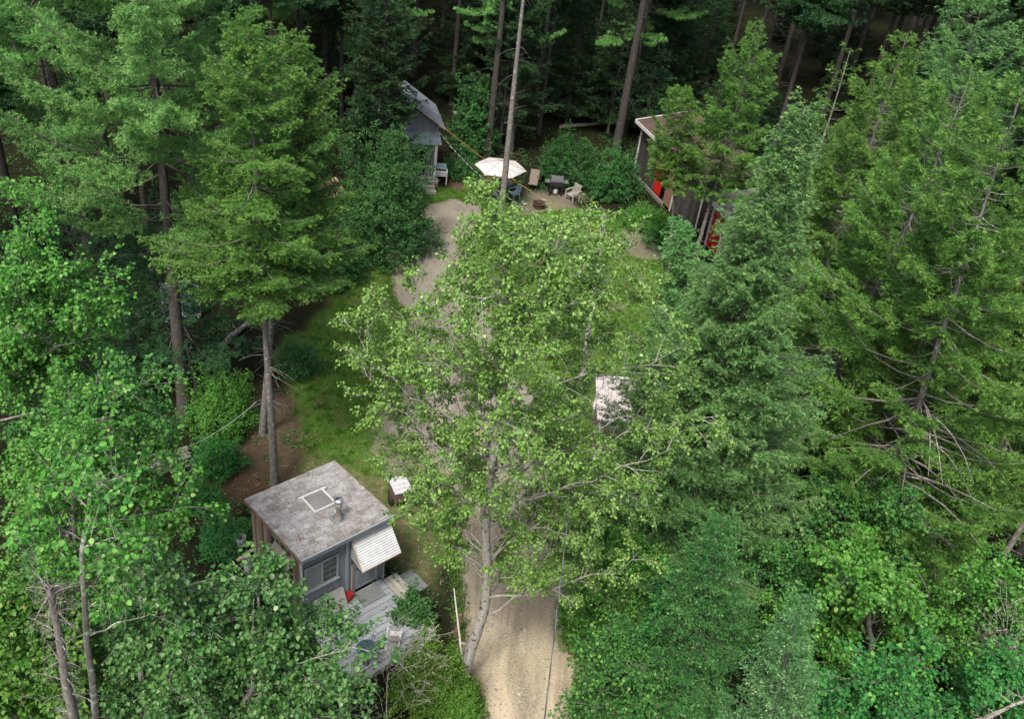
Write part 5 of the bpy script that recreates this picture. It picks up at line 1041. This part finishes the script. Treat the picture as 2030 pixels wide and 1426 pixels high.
maple('green sapling along the driveway under the lowest poplar boughs', (1180, 1420), 17.0, [(1170, 1100), (1230, 1080), (1290, 1100)], (26, 1220, 1180, 17.2, 85, 100, 1.1), 67, leaf=.075, fol='maple', r=.06)
maple('shaded sapling between the driveway saplings and the dark spruce', (1290, 1500), 16.0, [(1310, 1150), (1350, 1200)], (22, 1320, 1290, 16.2, 80, 110, 1.), 68, leaf=.075, fol='maple_dark', r=.06)
maple('sapling growing left of the broad maple behind the pale young spruce', (1490, 1500), 17.2, [(1520, 1120), (1560, 1100)], (20, 1530, 1180, 17.2, 80, 90, 1.), 69, leaf=.08, fol='maple_dark', r=.07)
# bare leaning trunk at right edge, fallen birch at the corner
def snag(name, label, px, Yc, r, brk, seed, nb=14, bl_=.7, cat='dead tree'):
    g = np.random.default_rng(seed); b = PY(*px[0], Yc); b[2] = min(b[2], 0) if b[2] < .6 else b[2]; b0 = b.copy(); tk = np.array([PY(x, y, Yc) - b0 for x, y in px]); pa = [tk]; ra = [np.linspace(r, r * .45, len(px))]
    for k in range(nb):
        i = g.integers(0, len(px) - 1); p0 = tk[i] + (tk[i + 1] - tk[i]) * g.uniform(); a = g.uniform(0, 6.28); L_ = bl_ * g.uniform(.4, 1.2); q = p0 + np.array([math.cos(a) * L_, math.sin(a) * L_, g.uniform(-.3, .35) * L_]); pa.append(bez(p0, (p0 + q) / 2 + [0, 0, .12 * L_], q, 5)); ra.append(np.linspace(.014, .004, 5))
        for _ in range(2): s_ = p0 + (q - p0) * g.uniform(.3, .9); e_ = s_ + g.normal(0, .3 * L_, 3); pa.append(np.array([s_, (s_ + e_) / 2, e_])); ra.append(np.array([.007, .005, .003]))
    tv, tq = tubes(pa, ra, [10] + [4] * (len(pa) - 1)); t = thing(name, label, cat, tuple(b0)); link('trunk', np_mesh('trunk', tv, tq, None, [B[brk]], smooth=True), t); return t
fb = P(1950, 1172); snag('bare_trunk', 'bare grey trunk leaning out of the right edge above the saplings', [(1950, 1172), (1975, 1125), (2010, 1070), (2060, 985), (2130, 870)], fb[1], .13, 'grey', 71, 16, .8)
snag('birch_log', 'pale birch limb crossing the bottom right corner', [(1905, 1470), (1960, 1424), (2010, 1398), (2080, 1375)], 13.5, .055, 'poplar', 72, 16, .5, 'birch limb')
def bare_bush(label, px, Yc, tips, seed, brk):
    b = PY(*px[0], Yc); b0 = b.copy(); b0[2] = 0; g = np.random.default_rng(seed); tk = np.array([PY(x, y, Yc) - b0 for x, y in px]); tk[0, 2] = -.05
    (tv, tq), _ = broadleaf(tk, np.linspace(.024, .010, len(px)), [PY(x, y, Yc + g.uniform(-.5, .5)) - b0 for x, y in tips], seed, nsec=9, ntw=5, tw=.22, seclen=.38, limb_r=.008, bare=1.01, wig=.25, rise=1.0)
    t = thing('dead_bush', label, 'dead shrub', tuple(b0)); link('branches', np_mesh('branches', tv, tq, None, [B[brk]], smooth=True), t)
bare_bush('bare pinkish dead twigs at the right edge above the corner', [(2000, 1520), (2005, 1440), (2005, 1380), (2000, 1320)], 15.5, [(1930, 1260), (1960, 1220), (2000, 1200), (2040, 1230), (1950, 1320), (2050, 1300), (1980, 1280), (1925, 1350)], 73, 'lichen')
bare_bush('bare pale twiggy bush in front of the deck corner', [(772, 1560), (768, 1470), (766, 1400), (768, 1340)], 13.2, [(710, 1330), (745, 1245), (770, 1210), (820, 1240), (850, 1290), (870, 1250), (690, 1400), (840, 1370), (880, 1330), (725, 1280), (800, 1300)], 74, 'lichen')
# --- shrubs
def shrub(label, px, rx, ry, h, seed, fol, n=9000, leaf=.06, cat='shrub', name='shrub', at_=None):
    p = P(*px) if at_ is None else at_; return plant(name, bush_data(rx, ry, h, seed, nl=n, leaf=leaf), label, cat, p, 0, fol, 'grey', wood='stems', green='foliage')
shrub('large round dark-leaved shrub in front of the gabled cabin', (765, 500), 2.5, 2.3, 6.0, 81, 'shrub_dark', 42000, .085)
shrub('dark shrub reaching down the lawn edge left of the driveway bend', (655, 560), 1.35, 1.4, 3.9, 82, 'shrub_dark', 17000, .085)
shrub('small dark shrub under the yellow-green spruce by the lawn', (590, 740), .9, .9, 1.3, 83, 'shrub_dark', 7000, .06)
shrub('yellowish shrub beside the deck, left of the driveway', (848, 1385), 1.05, 1.05, 1.9, 84, 'shrub_bright', 15000, .07)
shrub('small dark green plant at the deck corner by the steps', (815, 1235), .55, .5, .9, 85, 'shrub_dark', 4000, .09)
shrub('dark weeds between the yellowish shrub and the poplar foot', (900, 1420), .7, .7, 1.1, 86, 'shrub_bright', 8000, .05)
shrub('soft green shrub in the shade left of the bare spruce trunk', (440, 850), 1.35, 1.2, 2.3, 87, 'maple', 15000, .06)
shrub('smaller round shrub in front of it', (432, 935), .85, .8, 1.2, 88, 'maple_dark', 8000, .06)
shrub('round bright shrub at the corner of the long barn', (1212, 388), 1.55, 1.4, 2.7, 89, 'shrub_dark', 15000, .08)
shrub('dark wide shrub behind the grill', (1120, 362), 1.9, 1.5, 2.9, 90, 'shrub_dark', 18000, .08)
shrub('bright weeds at the foot of the barn wall', (1275, 452), 1.5, 1.2, 1.1, 91, 'maple', 9000, .07)
shrub('weeds right of them along the red shed', (1330, 490), 1.5, 1.2, 1.2, 92, 'maple_dark', 9000, .07)
shrub('leafy sapling clump behind the umbrella trunk', (940, 300), 1.6, 1.3, 4.6, 93, 'shrub_dark', 14000, .10)
shrub('low shrub between the gabled cabin and the umbrella', (915, 352), 1.2, 1.0, 1.2, 94, 'shrub_dark', 6000, .08)
shrub('shrub left of the cabin wall among the weeds', (452, 1085), .9, .9, .9, 95, 'maple_dark', 6500, .06)
shrub('shrub below the lumber stack', (400, 1010), .8, .7, .9, 96, 'maple_dark', 5500, .06)
shrub('low green shrub at the driveway edge near the bottom', (1165, 1440), .6, 1.2, .8, 97, 'maple_dark', 7000, .05)
shrub('low green shrub at the driveway edge farther up', (1135, 1240), .55, 1.3, .8, 98, 'maple', 7000, .05)

# --- the dark forest behind
def trunk_h(base_px, crown_y): b = P(*base_px); return b, PY(base_px[0], crown_y, b[1])[2]
bgs = []
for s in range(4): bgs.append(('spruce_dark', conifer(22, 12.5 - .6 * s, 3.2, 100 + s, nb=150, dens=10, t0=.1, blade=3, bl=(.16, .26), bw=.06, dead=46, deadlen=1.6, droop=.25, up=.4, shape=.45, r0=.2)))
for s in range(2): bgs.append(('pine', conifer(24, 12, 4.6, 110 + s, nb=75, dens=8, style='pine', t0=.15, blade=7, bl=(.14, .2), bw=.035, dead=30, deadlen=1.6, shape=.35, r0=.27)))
protos = []
def bg_place(k, b, rz, s, label, group=None):
    while len(protos) <= k: protos.append(None)
    nm, ct_ = (('forest_pine', 'pine') if k >= 4 else ('forest_spruce', 'spruce'))
    if protos[k] is None:
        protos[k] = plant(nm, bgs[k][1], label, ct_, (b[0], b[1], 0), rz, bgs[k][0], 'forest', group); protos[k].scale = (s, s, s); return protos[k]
    return dup(protos[k], (b[0], b[1], 0), rz, s, label, group)
g = np.random.default_rng(9)
named = [((966, 312), 0, 1.15, 'thick spruce trunk rising behind the umbrella'), ((1220, 302), 4, 1.1, 'thickest pine trunk, left of the barn, with stub branches'),
         ((1527, 212), 1, 1.1, 'tall leaning grey trunk just right of the first fir tip'), ((646, 262), 2, .9, 'straight thin trunk left of the gabled cabin, first of the pair'),
         ((676, 306), 3, .7, 'thinner trunk beside it, second of the pair'), ((604, 215), 5, 1.05, 'thick crooked trunk behind the yellow-green spruce tip'),
         ((989, 300), 3, .6, 'slender trunk just right of the thick one behind the umbrella'), ((1288, 238), 1, .55, 'slim pale trunk behind the near corner of the barn'),
         ((1640, 150), 2, .9, 'dark trunk behind the thin forked spruce top'), ((1745, 120), 0, .9, 'dark trunk behind the full topped spruce'), ((1440, 150), 3, .9, 'dark trunk left of the first fir tip'),
         ((1068, 262), 2, .75, 'slim trunk in the gloom right of the umbrella'), ((820, 150), 4, .95, 'pine behind the gabled cabin roof'), ((715, 130), 5, .95, 'pine whose boughs hang over the gabled cabin')]
occupied = []
for (px, k, s, lab) in named:
    b = P(*px); bg_place(k, b, g.uniform(0, 6.28), s, lab); occupied.append(b[:2])
GRP = 'dark trunks of the forest interior'
blds = [(-8, 51, 4.5), (8, 50, 5), (12, 44, 5), (16, 46.6, 4)]
n = 0
for _ in range(6000):
    if n >= 210: break
    y = g.uniform(50, 145); x = g.uniform(-.62 * y - 4, .62 * y + 4)
    if y < 58 and -12 < x < 10: continue
    if any(math.hypot(x - a, y - b_) < c for a, b_, c in blds) or any(math.hypot(x - o_[0], y - o_[1]) < (2.5 + y * .018) for o_ in occupied): continue
    occupied.append((x, y)); bg_place(int(g.choice([0, 1, 2, 3, 4, 5])), (x, y), g.uniform(0, 6.28), g.uniform(.85, 1.2), 'tall conifer standing deep in the dark forest', GRP); n += 1
# woods on either side, mostly outside the frame: they shade the floor
for (x, y) in ((-16, 33), (-19, 38), (-15, 42), (-21, 31), (-24, 36), (-19, 45), (-25, 43), (-22, 25), (-27, 29), (-18, 19), (-13, 47), (-28, 48), (-15, 50), (-23, 52),
               (17, 30), (20, 36), (23, 31), (19, 24), (23, 41), (27, 38), (21, 47), (27, 46), (32, 44), (25, 52), (31, 52), (18, 18), (24, 24)):
    bg_place(int(g.choice([0, 1, 2, 3])), (x + g.uniform(-1, 1), y + g.uniform(-1, 1)), g.uniform(0, 6.28), g.uniform(.6, .85) if abs(x) < 22 else g.uniform(.8, 1.), 'dark conifer in the woods beside the clearing', 'conifers in the woods beside the clearing')
# small shaded undergrowth conifers
us = conifer(6, .6, 2.0, 120, nb=90, dens=12, blade=3, bl=(.12, .2), bw=.04, dead=8, shape=.6); first = None
for k in range(110):
    for _ in range(50):
        y = g.uniform(49, 100); x = g.uniform(-.6 * y, .6 * y)
        if any(math.hypot(x - a, y - b_) < c for a, b_, c in blds) or (y < 53 and -6 < x < 8): continue
        break
    s = g.uniform(.4, 1.3); lab = 'small shaded spruce on the forest floor'
    if first is None: first = plant('young_spruce', us, lab, 'spruce', (x, y, 0), 0, 'spruce_dark', 'brown', 'young spruces under the forest'); first.scale = (s, s, s)
    else: dup(first, (x, y, 0), g.uniform(0, 6.28), s)
for k in range(36):
    y = g.uniform(58, 80); x = g.uniform(-6, 16)
    if any(math.hypot(x - a, y - b_) < c * .8 for a, b_, c in blds): continue
    dup(first, (x, y, 0), g.uniform(0, 6.28), g.uniform(.5, 1.5))
# the tall lichened trunk in front of the umbrella
b, h, ln = tz((990, 458), (1044, -40)); h2 = h + 6
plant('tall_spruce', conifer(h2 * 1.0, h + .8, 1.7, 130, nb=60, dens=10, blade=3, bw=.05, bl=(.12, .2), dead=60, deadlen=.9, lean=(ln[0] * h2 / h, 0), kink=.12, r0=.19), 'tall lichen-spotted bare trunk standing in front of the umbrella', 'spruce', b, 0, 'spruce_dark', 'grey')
# pine and spruce boughs that reach into the clearing at the top
def bpine(label, px, h, zc_px, Rr, seed, fol='pine', style='pine', nb=70):
    b = P(*px); zc = PY(px[0], zc_px, b[1])[2]
    kw = dict(blade=8, bl=(.11, .17), bw=.024, dens=10, t0=.2) if style == 'pine' else dict(blade=3, bl=(.14, .22), bw=.045, dens=11)
    return plant('white_pine' if style == 'pine' else 'hemlock_tree', conifer(h, zc, Rr, seed, nb=nb, style=style, dead=16, deadlen=1.5, shape=.35, r0=.24, **kw), label, 'pine' if style == 'pine' else 'hemlock', b, 0, fol, 'dark')
bpine('white pine with a long bough over the gabled cabin', (735, 235), 22, 95, 5.2, 141)
bpine('white pine with a yellow-green bough left of the lichened trunk', (985, 275), 20, 95, 4.4, 142)
bpine('white pine hanging over the thick trunk left of the barn', (1235, 265), 22, 75, 4.6, 143)
bpine('white pine at the top edge left of centre', (500, 250), 22, 40, 5., 144)
bpine('olive hemlock behind the lichened trunk', (1010, 300), 16, 240, 2.6, 145, 'spruce_dark', 'spruce', 110)
bpine('dark hemlock hiding the left half of the gabled cabin', (752, 412), 12.5, 345, 2.5, 146, 'spruce_dark', 'spruce', 200)

# fallen logs on the shaded floor
for k, (px, L_, an, lab) in enumerate((((1110, 255), 5, .5, 'fallen log lying in the dark wood right of the umbrella'), ((900, 225), 6, -.3, 'fallen log in the dark wood behind the leafy clump'), ((690, 330), 4, 1.1, 'fallen log near the thin pair of trunks'),
        ((1350, 205), 6, -.6, 'fallen log behind the roof of the long barn'), ((150, 520), 5, .4, 'fallen log under the upper left pines'), ((430, 700), 3.5, 1.3, 'fallen log beside the shaded young pine'))):
    p = P(*px); gg = np.random.default_rng(300 + k); q = np.linspace(0, 1, 8)[:, None]; pth = np.array([0, 0, .14]) + q * L_ * np.array([math.cos(an), math.sin(an), .03]) + gg.normal(0, .03, (8, 3))
    pa = [pth]; ra = [np.linspace(.15, .06, 8)]
    for j in range(9): s_ = pth[gg.integers(1, 7)]; e_ = s_ + unit(gg.normal(0, 1, 3) + [0, 0, .8]) * gg.uniform(.3, .9); pa.append(np.array([s_, (s_ + e_) / 2, e_])); ra.append(np.array([.02, .014, .006]))
    tv, tq = tubes(pa, ra, [9] + [4] * 9); o = tag(link('fallen_log', np_mesh('fallen_log', tv, tq, None, [B['grey']], smooth=True)), lab, 'log'); o.location = tuple(p)
